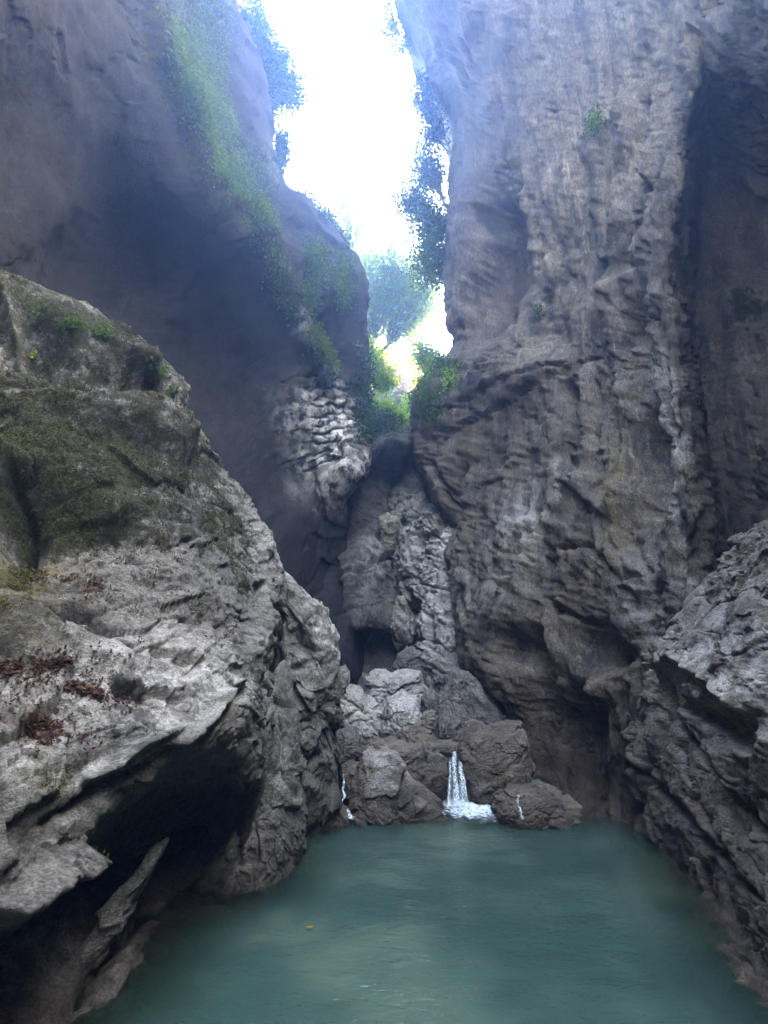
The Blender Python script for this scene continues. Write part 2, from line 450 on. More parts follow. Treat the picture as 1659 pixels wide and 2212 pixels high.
_ico = {}
def ico(sub):
    if sub not in _ico:
        import bmesh
        bm = bmesh.new(); bmesh.ops.create_icosphere(bm, subdivisions=sub, radius=1)
        bm.verts.ensure_lookup_table()
        _ico[sub] = (np.array([v.co[:] for v in bm.verts]), np.array([[v.index for v in f.verts] for f in bm.faces])); bm.free()
    return _ico[sub]
def boulder(name, outline, Y, D, mat, label=None, cat='boulder', group=None, style=None, p=2.4, sub=6, lean=0.0, s=0, paint=(), feats=(), wetz=None, kind=None):
    """a solid rock: the outline (as seen from the pool) set at distance Y, real thickness 2D; lean = how much farther its top stands than its foot"""
    W = np.array([at(a, b, Y) for a, b in outline]); c = W.mean(0)
    d, fc = ico(sub)
    xz = W[:, [0, 2]]-c[[0, 2]]
    # radial profile
    th = np.linspace(-math.pi, math.pi, 361); R = np.zeros(361)
    for k, t in enumerate(th):
        u = np.array([math.cos(t), math.sin(t)]); best = 0
        for i in range(len(xz)):
            a, b = xz[i], xz[(i+1) % len(xz)]; e = b-a; den = u[0]*e[1]-u[1]*e[0]
            if abs(den) < 1e-9: continue
            r = (a[0]*e[1]-a[1]*e[0])/den; q = (a[0]*u[1]-a[1]*u[0])/den
            if r > 0 and -1e-6 <= q <= 1+1e-6: best = max(best, r)
        R[k] = best
    for _ in range(3): R = (np.roll(R, 1)+R*2+np.roll(R, -1))/4
    ang = np.arctan2(d[:, 2], d[:, 0]); rr = np.interp(ang, th, R)
    t = np.clip(d[:, 1], -1, 1); lat = np.sqrt(np.maximum(1-t*t, 0))
    # superellipse cross-section
    k = (np.abs(t)**p+lat**p)**(-1/p)
    P0 = np.stack([np.cos(ang)*lat*k*rr, t*k*D, np.sin(ang)*lat*k*rr], 1)
    n = np.stack([np.cos(ang)*lat**(p-1)/np.maximum(rr, .02), np.sign(t)*np.abs(t)**(p-1)/D, np.sin(ang)*lat**(p-1)/np.maximum(rr, .02)], 1)
    n /= np.maximum(np.linalg.norm(n, axis=1, keepdims=True), 1e-9)
    V0 = c+P0; hh = max(np.ptp(xz[:, 1]), .01); V0[:, 1] += lean*(P0[:, 2]/hh+.5)
    px, py = proj(V0)
    sz = min(np.ptp(xz[:, 0]), np.ptp(xz[:, 1]), 2*D)
    st = style or dict(big=(.10*sz, 1.1/sz), blocks=[(.11*sz, 2.0/sz, rot('Y', 25), (1, 1, 1.6)), (.035*sz, 6.5/sz, rot('X', 30), (1, 1.4, 1))], mid=(.022*sz, 5/sz), fine=(.010*sz, 22/sz))
    h = rockdisp(V0+s*3.7, n, st, s)
    if feats: h = h+relief(px, py, feats, V0)
    V = V0+n*h[:, None]
    mk = masks(V, px, py, paint, s, wetz)
    o = mesh(name, V, fc, mat, attrs={'mask': mk}, origin=np.array([c[0], c[1], W[:, 2].min()]))
    SURF[(label or name)] = (V, n, *proj(V), mk)
    return tag(o, label, cat if label else None, group, kind)

# ------------------------------------------------------------------ canyon walls (the setting)
RZ = rot('Y', 0)
def struct(o): return tag(o, kind='structure')

# left cliff: overhanging alcove wall, its planted rim, and the sky-facing slope up to the skyline
rimL = [(300, -60), (345, 90), (395, 220), (425, 330), (470, 460), (540, 470), (580, 540), (620, 640), (650, 720), (690, 800)]
left_rows = [
 [(-420,-420,2.2),(0,-420,3.1),(150,-420,3.9),(235,-420,4.7),(330,-420,6.4),(420,-420,8.2)],
 [(-420,0,2.7),(0,0,3.8),(160,0,4.9),(300,0,5.8),(400,0,7.2),(500,0,9)],
 [(-420,230,3.2),(0,230,4.7),(200,240,5.9),(385,225,6.3),(480,200,7.7),(575,190,9.5)],
 [(-420,450,3.5),(0,440,5.3),(230,450,6.8),(455,450,6.6),(530,420,8.0),(606,400,10)],
 [(-420,650,3.7),(0,640,5.8),(270,640,7.4),(590,560,7.3),(650,530,8.8),(735,540,10.8)],
 [(-420,850,3.9),(0,850,5.8),(330,850,7.6),(655,710,8.0),(712,700,9.2),(782,700,11)],
 [(-420,1050,4.1),(0,1080,5.8),(380,1000,7.6),(640,880,8.4),(715,860,9.3),(785,880,10.8)],
 [(-420,1250,4.3),(0,1300,5.8),(430,1170,7.6),(645,1000,8.8),(705,990,9.2),(772,975,10.2)],
 [(-420,1500,4.5),(0,1500,5.6),(480,1330,7.2),(680,1092,9.0),(708,1088,9.1),(744,1052,9.5)],
 [(-420,1700,4.7),(0,1700,5.8),(500,1500,7.6),(690,1240,9.4),(715,1200,9.7),(744,1150,10.2)]]
ST_SMOOTH = dict(big=(.16, .5), mid=(.035, 1.1), flute=(.03, 1.6, rot('Y', -28), (1, 1, .25)), fine=(.007, 9))
left_feats = [
 ('g', rimL, 17, -.30), ('b', 240, 560, 150, 110, -30, -.55), ('b', 430, 780, 150, 150, -40, -.6),
 ('s', [(560, 520), (430, 590), (350, 680), (315, 800)], 10, 90, .13),
 ('b', 690, 600, 38, 90, -15, .4), ('b', 640, 470, 35, 40, 0, .3), ('b', 760, 620, 25, 80, -8, .3),
 ('g', [(650, 560), (665, 650), (700, 740), (740, 800)], 10, .22), ('g', [(720, 560), (735, 660), (760, 740)], 8, .2),
 # the striated, sky-lit facet and its joints
 ('b', 705, 960, 70, 100, -15, .25), ('b', 745, 1000, 60, 60, -40, .2)] + \
 [('g', [(645, y+6), (700, y+2), (790, y-2+dy)], 2.6, .07) for y, dy in ((812, 30), (836, 27), (858, 24), (876, 20), (896, 15), (914, 12), (935, 6), (956, 2), (983, 4), (1012, -8))]+[('g', [(x, y), (x+5, y+22)], 3, .08) for x, y in ((690, 850), (735, 880), (670, 905), (720, 925), (755, 940), (700, 960), (740, 1000))] + \
 [('s', [(650, y), (720, y+2), (785, y)], 3.5, 24, .05) for y in (868, 918, 945, 998)] + \
 [('s', [(700, 1050), (660, 1000), (640, 930), (640, 850)], 7, 70, .15), ('g', [(560, 1080), (480, 1230)], 18, .10), ('g', [(610, 1090), (520, 1290)], 14, .08)]
def mixed_style(V, n, s): pass
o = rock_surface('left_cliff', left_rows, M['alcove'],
    dict(big=(.16, .5), mid=(.05, 1.3), blocks=[(.10, 1.3, rot('Y', 15), (1, 1, 1.8))], flute=(.035, 1.8, rot('Y', -28), (1, 1, .3)), fine=(.009, 9)),
    left_feats,
    [('m', 'line', [(300, -60), (380, 200), (430, 330), (480, 450), (560, 480), (620, 640)], 45, .75),
     ('m', 'blob', 460, 220, 60, 260, -14, .75), ('m', 'blob', 540, 380, 50, 120, -20, .6), ('m', 'blob', 690, 590, 25, 70, 0, .9), ('m', 'blob', 745, 600, 20, 50, 0, .8),
     ('m', 'blob', 690, 745, 22, 45, -25, .9), ('m', 'blob', 790, 900, 22, 90, 0, .5), ('m', 'blob', 60, 560, 130, 60, 0, .2),
     ('p', 'blob', 705, 960, 75, 130, -10, 1.0), ('p', 'line', [(650, 700), (690, 790), (640, 930)], 14, .6)],
    smooth=[(150, 450, 330, 480, -20, .95), (440, 800, 230, 260, 30, .95), (560, 1100, 130, 200, 30, .95), (150, 900, 300, 400, 0, .95)],
    ext=dict(R=[(-.3, .8, 0), (-1.5, 2.5, 0), (-4, 3, 0)], T=[(.9, 0, 1.1), (1.3, 0, .5)], L=[(-.6, -2, 0), (-.3, -2.5, 0), (.3, -7, 0)], B=[(-.2, .3, -3)]), px_per=2.3, cap=900)  # T adds an unseen roof and L closes the side, to shade the wall
struct(o)

# inner wall sweeping down behind, smooth and water-polished
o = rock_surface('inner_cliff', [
 [(300,760,9.4),(520,800,10.4),(700,880,11.6),(760,930,12.2),(800,940,12.6)],
 [(360,900,8.8),(560,930,9.8),(700,970,10.9),(768,990,11.2),(792,1000,11.9)],
 [(400,1050,8.2),(580,1070,9.2),(690,1100,10.2),(748,1080,10.6),(772,1080,11.4)],
 [(450,1200,7.8),(600,1220,8.8),(690,1230,9.5),(746,1220,10.1),(765,1220,10.9)],
 [(530,1400,7.6),(650,1380,8.5),(715,1380,9.0),(745,1370,9.4),(765,1370,10.2)],
 [(560,1560,7.5),(680,1530,8.1),(720,1520,8.5),(748,1510,8.8),(770,1500,9.6)],
 [(560,1760,7.0),(680,1720,7.5),(720,1700,7.8),(748,1690,8.2),(770,1690,8.8)]], M['alcove'],
 dict(big=(.14, .5), flute=(.10, .95, rot('Y', -32), (1, 1, .12)), fine=(.007, 9)),
 [('g', [(760, 990), (700, 1130), (600, 1330)], 14, -.12), ('g', [(748, 1080), (700, 1250), (650, 1400)], 14, .14), ('s', [(700, 1480), (740, 1330), (790, 1310), (850, 1300)], 8, 60, .25)],
 [('m', 'blob', 560, 1200, 60, 120, 0, .12)], ext=dict(R=[(.1, 1.2, 0), (-.6, 2, 0)], L=[(-1, -.8, 0)]), px_per=2.3)
struct(o)

# beaked rib in the middle distance and the wall under it
o = rock_surface('middle_cliff', [
 [(700,850,12.6),(780,880,12.6),(840,890,12.9),(868,915,13.4)],
 [(722,905,11.9),(790,930,11.9),(850,925,12.1),(880,943,12.7)],
 [(735,1000,11.2),(790,985,11.2),(840,975,11.5),(876,990,12.4)],
 [(742,1090,10.9),(770,1082,11.0),(820,1072,11.6),(852,1066,12.4)],
 [(744,1200,10.4),(770,1200,10.3),(805,1190,10.6),(836,1185,11.2)],
 [(740,1300,9.9),(770,1300,9.7),(805,1295,9.8),(838,1290,10.3)],
 [(738,1350,9.6),(765,1345,9.4),(800,1335,9.6),(842,1330,10.0)],
 [(725,1420,9.5),(760,1400,9.5),(810,1390,10.0),(850,1375,10.4)],
 [(720,1560,9.0),(770,1530,9.2),(830,1500,9.6),(880,1480,10.0)],
 [(720,1700,8.6),(770,1690,8.8),(830,1680,9.0),(880,1670,9.4)]], M['folds'],
 dict(big=(.10, .7), flute=(.09, 1.3, rot('Y', -20), (1, 1, .14)), mid=(.03, 2.0), blocks=[(.07, 1.8, rot('Y', 20), (1, 1, .8)), (.04, 5, rot('X', 30), (1, 1, 1.5))], fine=(.012, 12)),
 [('g', [(735, 1010), (790, 990), (850, 960), (880, 940)], 9, -.40), ('b', 800, 1040, 46, 56, -50, -.75), ('b', 850, 970, 25, 18, 0, .2),
  ('b', 775, 1230, 34, 70, 10, .35), ('s', [(832, 1120), (828, 1200), (838, 1300), (842, 1380)], 6, 60, .25), ('b', 770, 1420, 60, 40, -25, -.9),
  ('g', [(745, 1100), (748, 1250), (742, 1330)], 5, .12), ('g', [(762, 1290), (800, 1240), (832, 1200)], 4, .10)],
 [('m', 'blob', 820, 920, 60, 30, 20, .6), ('m', 'blob', 780, 1250, 30, 60, 0, .25), ('p', 'blob', 790, 1230, 30, 60, 0, .5)],
 ext=dict(R=[(-.05, .6, 0), (-.6, 1.4, 0), (-2, 1, 0)], T=[(-.2, .8, .1), (-.5, 2, -.5)], L=[(-.5, .4, 0)]), px_per=2.0)
struct(o)

# pale, broken wall at the back of the gorge
o = rock_surface('back_cliff', [
 [(835,830,16),(885,850,15.6),(930,840,15),(960,830,14.4),(1040,830,14)],
 [(835,930,14.4),(876,940,14),(920,930,13.2),(960,930,12.2),(1040,930,11.8)],
 [(825,1020,13.6),(870,1010,13),(915,1000,12.2),(960,1000,11.2),(1040,1000,10.8)],
 [(820,1100,12.8),(860,1110,12.3),(908,1110,11.2),(955,1100,10.3),(1040,1100,10.0)],
 [(820,1200,12.2),(855,1200,11.6),(900,1200,10.5),(950,1190,9.7),(1040,1200,9.6)],
 [(820,1300,11.6),(850,1290,11.2),(908,1290,10.1),(950,1290,9.2),(1040,1290,9.2)],
 [(820,1390,11.3),(850,1380,10.9),(905,1385,9.7),(950,1390,8.9),(1040,1390,8.9)],
 [(820,1480,11.0),(862,1470,10.6),(915,1460,9.2),(955,1480,8.5),(1040,1480,8.6)],
 [(820,1620,10.4),(870,1600,10.0),(925,1570,8.7),(960,1570,8.1),(1040,1590,8.2)]], M['back'],
 dict(big=(.18, .9), mid=(.06, 2.4), blocks=[(.16, 1.4, rot('Y', 20), (1, 1, 1.1)), (.07, 4.0, rot('Y', 15), (1, 1.3, 1.5))], crease=[(.06, 2.0, rot('Y', 0), (1, 1, 1.2))], fine=(.03, 12)),
 [('b', 872, 1340, 26, 55, 20, -.5), ('g', [(850, 1150), (850, 1260), (880, 1340)], 6, .3), ('g', [(905, 1130), (890, 1230), (912, 1300), (905, 1400)], 5, .25)]+
 [('g', [(900, y-10), (940, y-4), (1010, y+20)], 2.8, dd) for y, dd in ((1152, .06), (1204, .05), (1270, .08), (1340, .05), (1392, .08), (1455, .08))]+
 [('g', [(958, 1265), (950, 1310)], 3, .1), ('g', [(965, 1370), (955, 1420)], 3, .1), ('g', [(930, 1205), (950, 1260)], 3, .08)],
 [('m', 'blob', 880, 960, 40, 50, 0, .45), ('p', 'blob', 930, 1240, 70, 220, 0, .8), ('m', 'blob', 880, 1080, 20, 40, 0, .3), ('m', 'blob', 895, 1230, 16, 60, 0, .4)],
 ext=dict(L=[(-.5, .5, 0), (-2, .5, 0)], R=[(2, -.5, 0)], T=[(0, 2, .2)]), px_per=1.8)
struct(o)

# right cliff
right_rows = [
 [(830,-420,8.6),(970,-420,7.4),(1150,-420,6.2),(1370,-420,4.8),(1450,-420,4.2),(1530,-420,3.6),(1720,-420,2.4),(2100,-460,1.4)],
 [(872,0,9.4),(1000,0,8),(1180,0,6.8),(1390,0,5.2),(1475,0,4.5),(1545,0,3.9),(1720,0,2.8),(2100,-50,1.6)],
 [(940,150,9.8),(1040,150,8.4),(1200,150,7),(1390,150,5.4),(1480,150,4.6),(1545,150,4.5),(1720,150,3.4),(2100,150,1.8)],
 [(982,290,10.2),(1080,300,8.6),(1220,300,7.1),(1375,300,5.6),(1458,300,4.8),(1530,300,5.2),(1720,300,4.4),(2100,300,2.4)],
 [(972,450,10.5),(1085,450,8.9),(1230,450,7.1),(1360,450,5.7),(1445,450,4.8),(1520,450,5.7),(1720,450,5),(2100,450,3)],
 [(965,590,10.6),(1085,590,9.1),(1240,570,7.1),(1350,570,5.9),(1432,600,4.9),(1505,600,5.9),(1720,590,5.2),(2100,600,3.2)],
 [(972,740,10.8),(1090,720,8.8),(1250,690,7),(1350,700,5.9),(1445,740,4.9),(1515,740,5.9),(1720,720,5.2),(2100,720,3.3)],
 [(900,862,11.4),(1050,840,8.9),(1240,820,6.9),(1360,840,5.8),(1458,850,4.8),(1530,860,5.8),(1720,880,5),(2100,950,3.2)],
 [(900,955,11.2),(1030,950,8.9),(1230,950,6.8),(1370,970,5.7),(1475,970,4.7),(1545,980,5.8),(1720,1020,4.8),(2100,1100,3)],
 [(925,1050,10.4),(1010,1070,8.9),(1225,1100,6.6),(1370,1110,5.5),(1488,1110,4.6),(1558,1120,5.7),(1720,1180,4.6),(2100,1250,2.8)],
 [(960,1160,9.8),(1012,1170,8.6),(1220,1220,6.4),(1370,1240,5.3),(1492,1250,4.6),(1560,1270,5.6),(1720,1320,4.6),(2100,1400,2.8)],
 [(985,1300,9.2),(1015,1300,8.1),(1230,1340,6.2),(1370,1370,5.3),(1470,1360,4.75),(1550,1390,5.5),(1700,1450,4.8),(2100,1550,3.2)],
 [(1000,1430,8.6),(1030,1430,7.7),(1240,1460,6),(1350,1470,5.4),(1425,1480,5.1),(1520,1520,5.5),(1700,1580,5),(2100,1700,3.6)],
 [(1070,1540,7.8),(1110,1550,7.1),(1260,1600,5.9),(1340,1610,5.6),(1410,1620,5.4),(1520,1640,5.4),(1700,1700,5),(2100,1800,3.9)],
 [(1110,1640,7.2),(1150,1660,6.6),(1270,1700,5.8),(1340,1715,5.6),(1400,1730,5.6),(1520,1750,5.3),(1700,1800,4.9),(2100,1900,3.9)],
 [(1140,1740,6.6),(1190,1770,6),(1290,1800,5.6),(1350,1830,5.4),(1400,1850,5.3),(1520,1880,4.9),(1700,1950,4.4),(2100,2100,3.4)],
 [(1150,1860,6.2),(1210,1890,5.8),(1290,1900,5.4),(1350,1930,5.2),(1400,1950,5),(1520,2000,4.7),(1700,2100,4.2),(2100,2250,3.2)]]
right_feats = [
 # dark hollow high on the left, shelves dipping to the left, long flutes and hollows
 ('b', 1050, 600, 58, 165, 10, -.8), ('s', [(1120, 420), (1130, 520), (1120, 640), (1060, 700)], 9, 90, -.3),
 ('s', [(1060, 480), (1000, 600), (985, 740)], 8, 60, .25),
 ('s', [(985, 850), (1100, 800), (1200, 730), (1280, 660), (1330, 560)], 5, 60, .16),
 ('s', [(905, 905), (1000, 870), (1060, 850), (1130, 830), (1260, 775)][::-1], 5, 50, .09), ('g', [(905, 909), (1000, 874), (1060, 854), (1130, 834), (1260, 779)], 2.6, .06),
 ('s', [(920, 952), (1000, 925), (1100, 880), (1230, 805), (1260, 790)][::-1], 5, 60, .10), ('g', [(920, 954), (1000, 927), (1100, 882), (1230, 808), (1330, 755)], 2.8, .08), ('g', [(1000, 1060), (1100, 1040), (1210, 1030)], 2.6, .05), ('g', [(1100, 880), (1095, 960), (1110, 1060)], 2.6, .05), ('g', [(1340, 600), (1350, 760), (1330, 900), (1340, 1000)], 3.2, .10), ('g', [(1160, 860), (1165, 960)], 2.6, .05), ('g', [(1060, 870), (1050, 950)], 2.6, .05), ('s', [(1090, 1000), (1120, 1130), (1100, 1240)], 5, 60, .10),
 ('s', [(985, 835), (1080, 770), (1130, 690)], 8, 50, .2), ('s', [(1000, 800), (1050, 745), (1100, 720)], 7, 40, .15),
 ('b', 1190, 735, 50, 55, -40, -.25), ('b', 1130, 845, 60, 25, -25, .12),
 ('g', [(1245, 820), (1240, 900), (1225, 1000), (1215, 1040)], 11, .26), ('g', [(1290, 810), (1280, 900), (1285, 980)], 7, .10),
 ('g', [(1330, 620), (1340, 700), (1345, 800), (1370, 900)], 14, -.16), ('b', 1375, 720, 24, 90, 0, -.30), ('b', 1400, 980, 30, 150, -4, -.45), ('b', 1350, 1080, 22, 120, 12, .12),
 ('g', [(1415, 640), (1440, 800), (1452, 950), (1440, 1050), (1400, 1150)], 7, .16), ('g', [(1480, 860), (1470, 960), (1500, 1100)], 5, .10), ('b', 1475, 1140, 12, 22, 0, -.25),
 ('b', 1600, 860, 40, 110, 0, .12), ('b', 1620, 640, 90, 60, -30, .14),
 ('g', [(1370, 240), (1360, 330), (1340, 430), (1330, 560)], 14, -.16), ('g', [(1440, 130), (1420, 300), (1390, 420), (1370, 560)], 9, -.08), ('g', [(1410, 200), (1390, 330), (1370, 420)], 5, .12),
 ('g', [(1400, 380), (1385, 480), (1350, 600)], 9, .26), ('g', [(1260, 330), (1255, 470), (1240, 560)], 10, .12), ('g', [(1130, 420), (1160, 480), (1160, 600)], 9, -.12),
 ('g', [(1190, 380), (1185, 480), (1200, 600)], 8, -.1), ('g', [(1300, 330), (1290, 450), (1310, 560)], 8, -.12), ('b', 1340, 260, 22, 55, 20, .12), ('b', 1255, 370, 22, 60, 10, -.12),
 # the curved hollow at the left foot and its knife edge
 ('b', 975, 1090, 24, 110, 18, -.35), ('g', [(1030, 930), (1020, 1050), (1010, 1170), (1005, 1260)], 7, -.18), ('g', [(925, 980), (960, 1080), (995, 1180)], 6, .2),
 ('s', [(1330, 1130), (1240, 1060), (1200, 1030)], 8, 60, .14), ('g', [(1205, 1190), (1260, 1180), (1310, 1210), (1330, 1250)], 6, .14), ('g', [(1180, 1290), (1230, 1330), (1300, 1350)], 6, .10),
 # ragged undercut towards the water
 ('b', 1290, 1400, 55, 45, 20, -.40), ('b', 1240, 1560, 70, 80, -15, -.55), ('b', 1120, 1400, 50, 40, 30, -.35), ('b', 1180, 1480, 22, 90, 0, -.25), ('b', 1090, 1350, 40, 50, 20, .12),
 ('b', 1205, 1380, 22, 60, 0, .2), ('b', 1285, 1500, 20, 30, 0, .25), ('b', 1205, 1500, 20, 35, 0, .22), ('b', 1240, 1690, 90, 60, 10, -.35), ('b', 1060, 1450, 26, 60, -25, .18),
 ('g', [(1210, 1300), (1215, 1420), (1230, 1530)], 8, .2), ('g', [(1340, 1380), (1330, 1480), (1350, 1560)], 9, .22), ('g', [(1150, 1340), (1150, 1450), (1160, 1560)], 8, .2)]
right_feats = [f[:-1]+(f[-1],) for f in right_feats]
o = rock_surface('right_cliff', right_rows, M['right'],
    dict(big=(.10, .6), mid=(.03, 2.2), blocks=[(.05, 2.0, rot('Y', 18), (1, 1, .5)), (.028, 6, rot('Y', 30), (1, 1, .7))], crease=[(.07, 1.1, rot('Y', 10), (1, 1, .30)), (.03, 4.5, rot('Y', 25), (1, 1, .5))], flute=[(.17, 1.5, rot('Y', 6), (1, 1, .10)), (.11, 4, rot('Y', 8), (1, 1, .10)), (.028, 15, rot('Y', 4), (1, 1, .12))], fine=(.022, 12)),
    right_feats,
    [('w', 'blob', 1640, 350, 190, 520, 0, .85), ('w', 'blob', 1010, 220, 130, 420, 8, .8), ('w', 'blob', 1300, -40, 500, 150, 0, .5), ('w', 'blob', 1600, 900, 90, 300, 0, .5), ('w', 'blob', 1050, 600, 50, 150, 10, .5), ('o', 'blob', 1015, 970, 24, 60, 14, .8), ('o', 'blob', 1345, 1050, 28, 130, 6, .65), ('p', 'blob', 1130, 1150, 60, 160, 30, .5), ('p', 'blob', 1000, 1290, 50, 90, 0, .5),  # w blobs paint shade on the top, recess and hollow, not damp
     ('m', 'blob', 1290, 270, 20, 40, 0, .5), ('m', 'blob', 1620, 680, 60, 40, -30, .7), ('m', 'blob', 930, 880, 70, 45, -10, .5), ('m', 'blob', 1080, 1330, 80, 60, 0, .3), ('m', 'blob', 1230, 1550, 160, 100, 0, .25),
     ('p', 'line', [(1400, 640), (1450, 900), (1480, 1250)], 22, .5), ('p', 'blob', 1400, 1300, 90, 130, 0, .35)],
    smooth=[(1250, 250, 420, 480, 0, .8), (1350, 600, 200, 350, 0, .6)], ext=dict(L=[(.2, 1.0, 0), (1.7, 3.5, 0), (5, 5, 0)], T=[(.6, 0, 4.0)], R=[(.6, -1.6, 0), (.5, -2.5, 0), (0, -7, 0)]), px_per=2.0, wetz=(.3, 1.6))  # edges extended out of frame to block sun and side light
struct(o)

# near right slab that slopes down into the pool
o = rock_surface('right_bank', [
 [(1640,1150,3.7),(1700,1130,3.35),(1800,1100,3.0),(2100,1050,2.3)],
 [(1520,1330,4.3),(1640,1280,3.5),(1760,1250,2.9),(2100,1250,2.1)],
 [(1425,1450,4.8),(1530,1430,3.9),(1700,1430,3.0),(2100,1450,1.9)],
 [(1378,1540,5.2),(1500,1560,4.2),(1680,1580,3.1),(2100,1650,1.8)],
 [(1360,1650,5.5),(1470,1680,4.4),(1660,1720,3.2),(2100,1850,1.7)],
 [(1368,1775,5.45),(1450,1800,4.6),(1600,1880,3.5),(2100,2150,1.7)],
 [(1372,1860,5.0),(1450,1930,4.3),(1560,2050,3.45),(1659,2180,2.9),],
 [(1345,1930,4.7),(1410,2010,4.0),(1510,2150,3.2),(1600,2300,2.7)],
 [(1300,2100,4.2),(1350,2200,3.6),(1420,2350,3.0),(1500,2500,2.5)]], M['brown'],
 dict(big=(.08, 1.0), mid=(.04, 2.2), blocks=[(.05, 2.4, rot('Y', -42), (.5, 1, 1.6)), (.02, 7, rot('Y', -42), (.5, 1, 1.3))], crease=[(.03, 1.8, rot('Y', -42), (.4, 1, 1.2))], flute=(.035, 3.5, rot('Y', -42), (.18, 1, 1)), fine=(.020, 14)),
 [('g', [(1280, 1560), (1480, 1760), (1659, 1950)], 9, .10), ('s', [(1659, 1560), (1560, 1480), (1480, 1440), (1420, 1460)], 9, 70, .14), ('s', [(1659, 1640), (1540, 1560), (1470, 1530)], 8, 60, -.14),
  ('b', 1520, 1500, 34, 26, 25, .12), ('b', 1600, 1520, 50, 30, 10, .10), ('b', 1400, 1600, 30, 70, 20, .08), ('b', 1590, 1660, 40, 60, -20, .10), ('b', 1660, 1600, 40, 50, 0, .1),
  ('g', [(1430, 1450), (1450, 1540), (1520, 1640), (1620, 1760), (1700, 1850)], 8, .10), ('g', [(1380, 1540), (1400, 1660), (1376, 1780)], 8, .14), ('g', [(1500, 1720), (1590, 1860), (1680, 1980)], 6, .05)],
 [('p', 'blob', 1600, 1450, 160, 170, 0, .7), ('w', 'blob', 1470, 1900, 260, 90, 38, .8), ('m', 'blob', 1500, 1500, 60, 50, 0, .3)],
 ext=dict(L=[(.15, .5, 0), (.8, .6, 0)], T=[(.2, .3, .1), (1, .5, .2)], R=[(.5, -.8, 0), (.3, -2, 0)]), px_per=2.6, wetz=(.0, .75))
struct(o)

# unseen wall added behind the camera to cut frontal light
def rear():
    gx, gz = np.meshgrid(np.linspace(-7, 7, 120), np.linspace(-2, 1, 90)); z = (gz+2)/3*REAR+-2*(1-(gz+2)/3)
    y = -3.2-.10*gx**2-.35*z-.6
    p = np.stack([gx, y, z], -1).reshape(-1, 3); p[:, 1] += .5*fbm(p*.6, 5, 700)
    o = mesh('rear_blocker', p, grid_faces(*gx.shape), M['right'], attrs={'mask': np.zeros((len(p), 4))}); struct(o)
REAR = 9.0
rear()

# ------------------------------------------------------------------ foreground rock on the left
A = [
 [(-420,330,4.0),(-40,575,4.5),(150,655,4.6),(262,732,4.75),(345,805,4.9),(405,895,4.95),(470,1010,5.05),(560,1120,5.15),(606,1225,5.1)],
 [(-420,560,3.5),(-40,700,3.8),(130,760,3.9),(240,820,4.0),(318,890,4.15),(400,985,4.35),(470,1085,4.5),(545,1190,4.7),(594,1290,4.75)],
 [(-420,800,3.1),(-40,850,3.4),(120,880,3.5),(230,920,3.6),(330,985,3.75),(410,1070,3.95),(480,1165,4.1),(545,1270,4.35),(586,1360,4.45)],
 [(-420,1010,2.8),(-40,1020,3.15),(120,1030,3.25),(240,1060,3.35),(340,1120,3.5),(420,1200,3.65),(490,1270,3.8),(550,1350,4.05),(576,1420,4.2)],
 [(-420,1240,2.5),(-40,1200,2.8),(120,1200,2.95),(240,1220,3.05),(340,1270,3.15),(420,1320,3.3),(490,1370,3.45),(550,1420,3.7),(576,1470,4.0)],
 [(-420,1500,2.15),(-40,1400,2.4),(120,1390,2.55),(240,1400,2.65),(340,1420,2.8),(420,1440,3.0),(490,1460,3.2),(550,1485,3.5),(580,1530,3.9)],
 [(-420,1760,1.9),(-40,1600,2.1),(120,1560,2.25),(240,1540,2.4),(340,1530,2.6),(420,1530,2.8),(490,1535,3.05),(550,1560,3.4),(572,1600,3.8)],
 [(-420,2200,1.70),(-40,1930,1.92),(105,1840,2.15),(230,1715,2.4),(340,1640,2.55),(410,1615,2.75),(480,1610,3.05),(535,1640,3.4),(560,1680,3.8)],
 [(-420,2280,1.85),(-40,2000,2.1),(120,1920,2.7),(235,1810,3.4),(330,1750,3.8),(405,1720,3.95),(470,1710,4.0),(518,1720,3.8),(540,1760,3.95)],
 [(-420,2350,2.2),(-40,2060,2.5),(110,1990,3.3),(220,1890,4.0),(320,1850,4.3),(395,1820,4.4),(455,1800,4.4),(500,1790,4.15),(520,1830,4.2)],
 [(-420,2400,2.5),(-40,2150,2.8),(90,2080,3.5),(210,2000,4.1),(310,1950,4.4),(385,1910,4.5),(440,1890,4.3),(480,1880,4.35),(510,1900,4.4)]]
